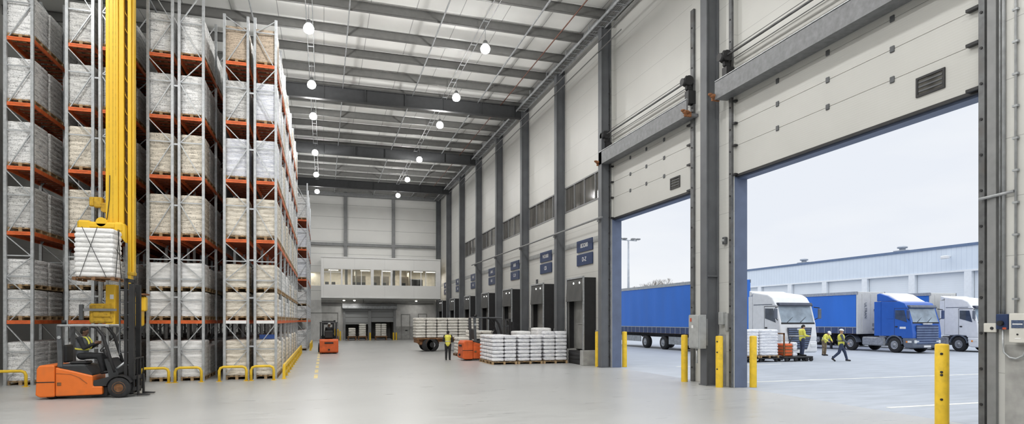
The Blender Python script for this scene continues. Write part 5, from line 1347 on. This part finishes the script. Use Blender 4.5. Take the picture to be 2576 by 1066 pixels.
MB().box(-.38, -.32, .1, .16, .3, 1.5).box(-.38, -.32, .69, .75, .3, 1.5).box(-.38, -.32, .1, .75, 1.45, 1.52).build('load_guard', 'rust', t)
MB().rbox(-.4, 1.5, .05, .8, .17, .27, .03).build('platform', 'black', t)
MB().box(-.58, -.4, .15, .3, .08, .17).box(-.58, -.4, .55, .7, .08, .17).build('fork', 'black', t)
for x in (-.2, .4, 1.1, 1.4):
    for y in (.12, .68): MB().cyl((x, y - .05, .1), (x, y + .05, .1), .1, n=16).build('wheel', 'rubber', t)
MB().cyl((.2, .42, .9), (.45, .42, 1.32), .025, n=8).cyl((.45, .2, 1.32), (.45, .64, 1.32), .02, n=8).build('handle', 'black', t)
t = thing('strapped_goods', 'small white film wrapped bundle on the orange pallet truck', 'bundle', (24.12, 27.32, .275))
ring_mesh(.34, .5, .72, 4, 77, 0, bulge=.03).build('wrap', 's_white', t, fix=False); MB().box(-.17, .17, -.252, -.248, .3, .33).build('tape', 'box_grey', t)
person('person', 'worker in yellow vest standing on the platform beside the orange pallet truck', (24.72, 27.25, .275), R(75), dict(wristl=(.18, -.3, 1.1), wristr=(-.18, -.3, 1.1), elbowl=(.25, -.04, 1.15), elbowr=(-.25, -.04, 1.15), head=(0, -.06, 1.6)), dict(jacket='hivis', trousers='denim', vest='hivis'), 1.68)
person('person', 'worker in white helmet and navy trousers walking past the blue truck', (26.5, 26.4, 0), R(55), dict(hipl=(.095, 0, .9), hipr=(-.095, 0, .9), kneel=(.1, -.2, .5), anklel=(.1, -.3, .1), toel=(.1, -.46, .05), kneer=(-.1, .12, .48), ankler=(-.1, .42, .17), toer=(-.1, .32, .03), elbowl=(.25, .12, 1.16), wristl=(.24, -.02, .95), elbowr=(-.25, -.08, 1.16), wristr=(-.22, -.26, 1.02)), dict(jacket='greycloth', trousers='denim', vest='hivis', head='helmet', band='greycloth'), 1.7)
person('person', 'worker in yellow jacket and camouflage trousers bending forward between the trucks', (29.8, 31.0, 0), R(10), dict(waist=(0, -.03, 1.06), chest=(0, -.16, 1.24), neck=(0, -.25, 1.36), head=(0, -.34, 1.45), shoulderl=(.19, -.2, 1.3), shoulderr=(-.19, -.2, 1.3), elbowl=(.3, -.26, 1.08), elbowr=(-.3, -.26, 1.08), wristl=(.2, -.42, .95), wristr=(-.2, -.42, .95)), dict(jacket='hivis', trousers='camo', vest='hivis', head='helmet'), 1.66)

# ------------------------------------------------------------------ far side of the yard
t = thing('warehouse_building', 'long pale blue grey warehouse across the yard with roller doors', 'building', (58, 0, 0))
MB().box(0, 20, -20, 80, 6.95, 9.2).build('cladding', 'facade', t)
MB().box(-.1, 20, -20, 80, 9.2, 9.45).build('roof_edge', 'rooftrim', t)
MB().box(-.06, .0, -20, 80, 6.8, 6.98).build('door_head', 'facade_post', t)
MB().box(.6, 20, -20, 80, 0, 6.95).build('wall', 'facade_post', t)
for k in range(-5, 7):
    y = 42.9 + 5.8 * k
    MB().box(-.05, .6, y - .35, y + .35, 0, 6.8).build('pilaster', 'facade_post', t)
    MB().box(.3, .4, y + .4, y + 5.4, .4, 6.8).build('roller_door', 'facade_roller', t)
for y, lab in ((65.8, 'small grey roof vent on the warehouse, above the white truck'), (51.5, 'small grey roof vent on the warehouse, above the blue trailer')):
    v = thing('roof_vent', lab, 'vent', (60, y, 9.452)); MB().box(-.5, .5, -.7, .7, 0, .3).build('curb', 'pole', v); MB().lathe([(.3, .3), (.3, .5), (.5, .55), (.5, .7), (0, .85)], (0, 0, 0), 2, 16).build('cowl', 'pole', v)
v = thing('wall_mounted_floodlight', 'white floodlight on the warehouse cladding above the roller doors', 'floodlight', (57.99, 44.6, 8.35)); MB().box(-.7, 0, -.06, .06, -.05, .05).build('arm', 'white', v); MB().rbox(-.95, -.6, -.4, .3, -.25, .05, .05).build('head', 'white', v)
t = thing('light_mast', 'tall grey light mast with four floodlights beyond the blue trailer', 'light mast', (37.8, 72, 0))
MB().cyl((0, 0, 0), (0, 0, 12.6), .2, .1, 12).build('mast', 'pole', t)
MB().bar((-1.3, -.2, 12.55), (1.3, .2, 12.55), .1, .1).build('crossarm', 'pole', t)
for x in (-1.3, -.6, .6, 1.3): MB().rbox(x - .25, x + .25, -.4, .1, 12.62, 12.8, .03).build('floodlight', 'steel_mid', t)
def bare_tree(x, y, h, lab, seed):
    rn = random.Random(seed); t = thing('bare_tree', lab, 'tree', (x, y, 0), 0, 'bare trees beyond the yard')
    MB().cyl((0, 0, 0), (0, 0, h * .6), .18, .1, 8).build('trunk', 'bark', t)
    m = MB()
    def br(p, d, l, r, n):
        q = p + d * l; m.cyl(p, q, r, r * .6, 5, False)
        if n:
            for _ in range(3): br(q, (d + Vector((rn.uniform(-.8, .8), rn.uniform(-.8, .8), rn.uniform(-.1, .6)))).normalized(), l * .7, r * .6, n - 1)
    for k in range(5): br(Vector((0, 0, h * (.4 + k * .05))), Vector((rn.uniform(-.7, .7), rn.uniform(-.7, .7), 1)).normalized(), h * .18, .07, 4)
    m.build('branches', 'bark', t, fix=False)
for i, (px, h, d) in enumerate(((1618, 6.7, 82), (1644, 7.9, 96), (1666, 9.0, 110), (1694, 7.2, 80), (1600, 8.4, 112))):
    u = (px - 1288) / FPX; s_, c_ = math.sin(R(17)), math.cos(R(17))
    bare_tree(d * (s_ + c_ * u), d * (c_ - s_ * u), h, 'bare leafless tree above the roof of the blue trailer, %s of five' % ['second', 'third', 'fourth', 'fifth', 'first'][i], i)
for k, (x0, x1, y0, y1) in enumerate(((13.6, 40, 18.4, 18.55), (13.6, 40, 12.0, 12.15), (16, 22, 25.6, 25.75))):
    struct(MB().box(x0, x1, y0, y1, -.004, .002), 'ground_marking', 'yardline', 'faint white line on the yard, %s from the camera' % ORD[[2, 1, 3][k]], 'ground marking')
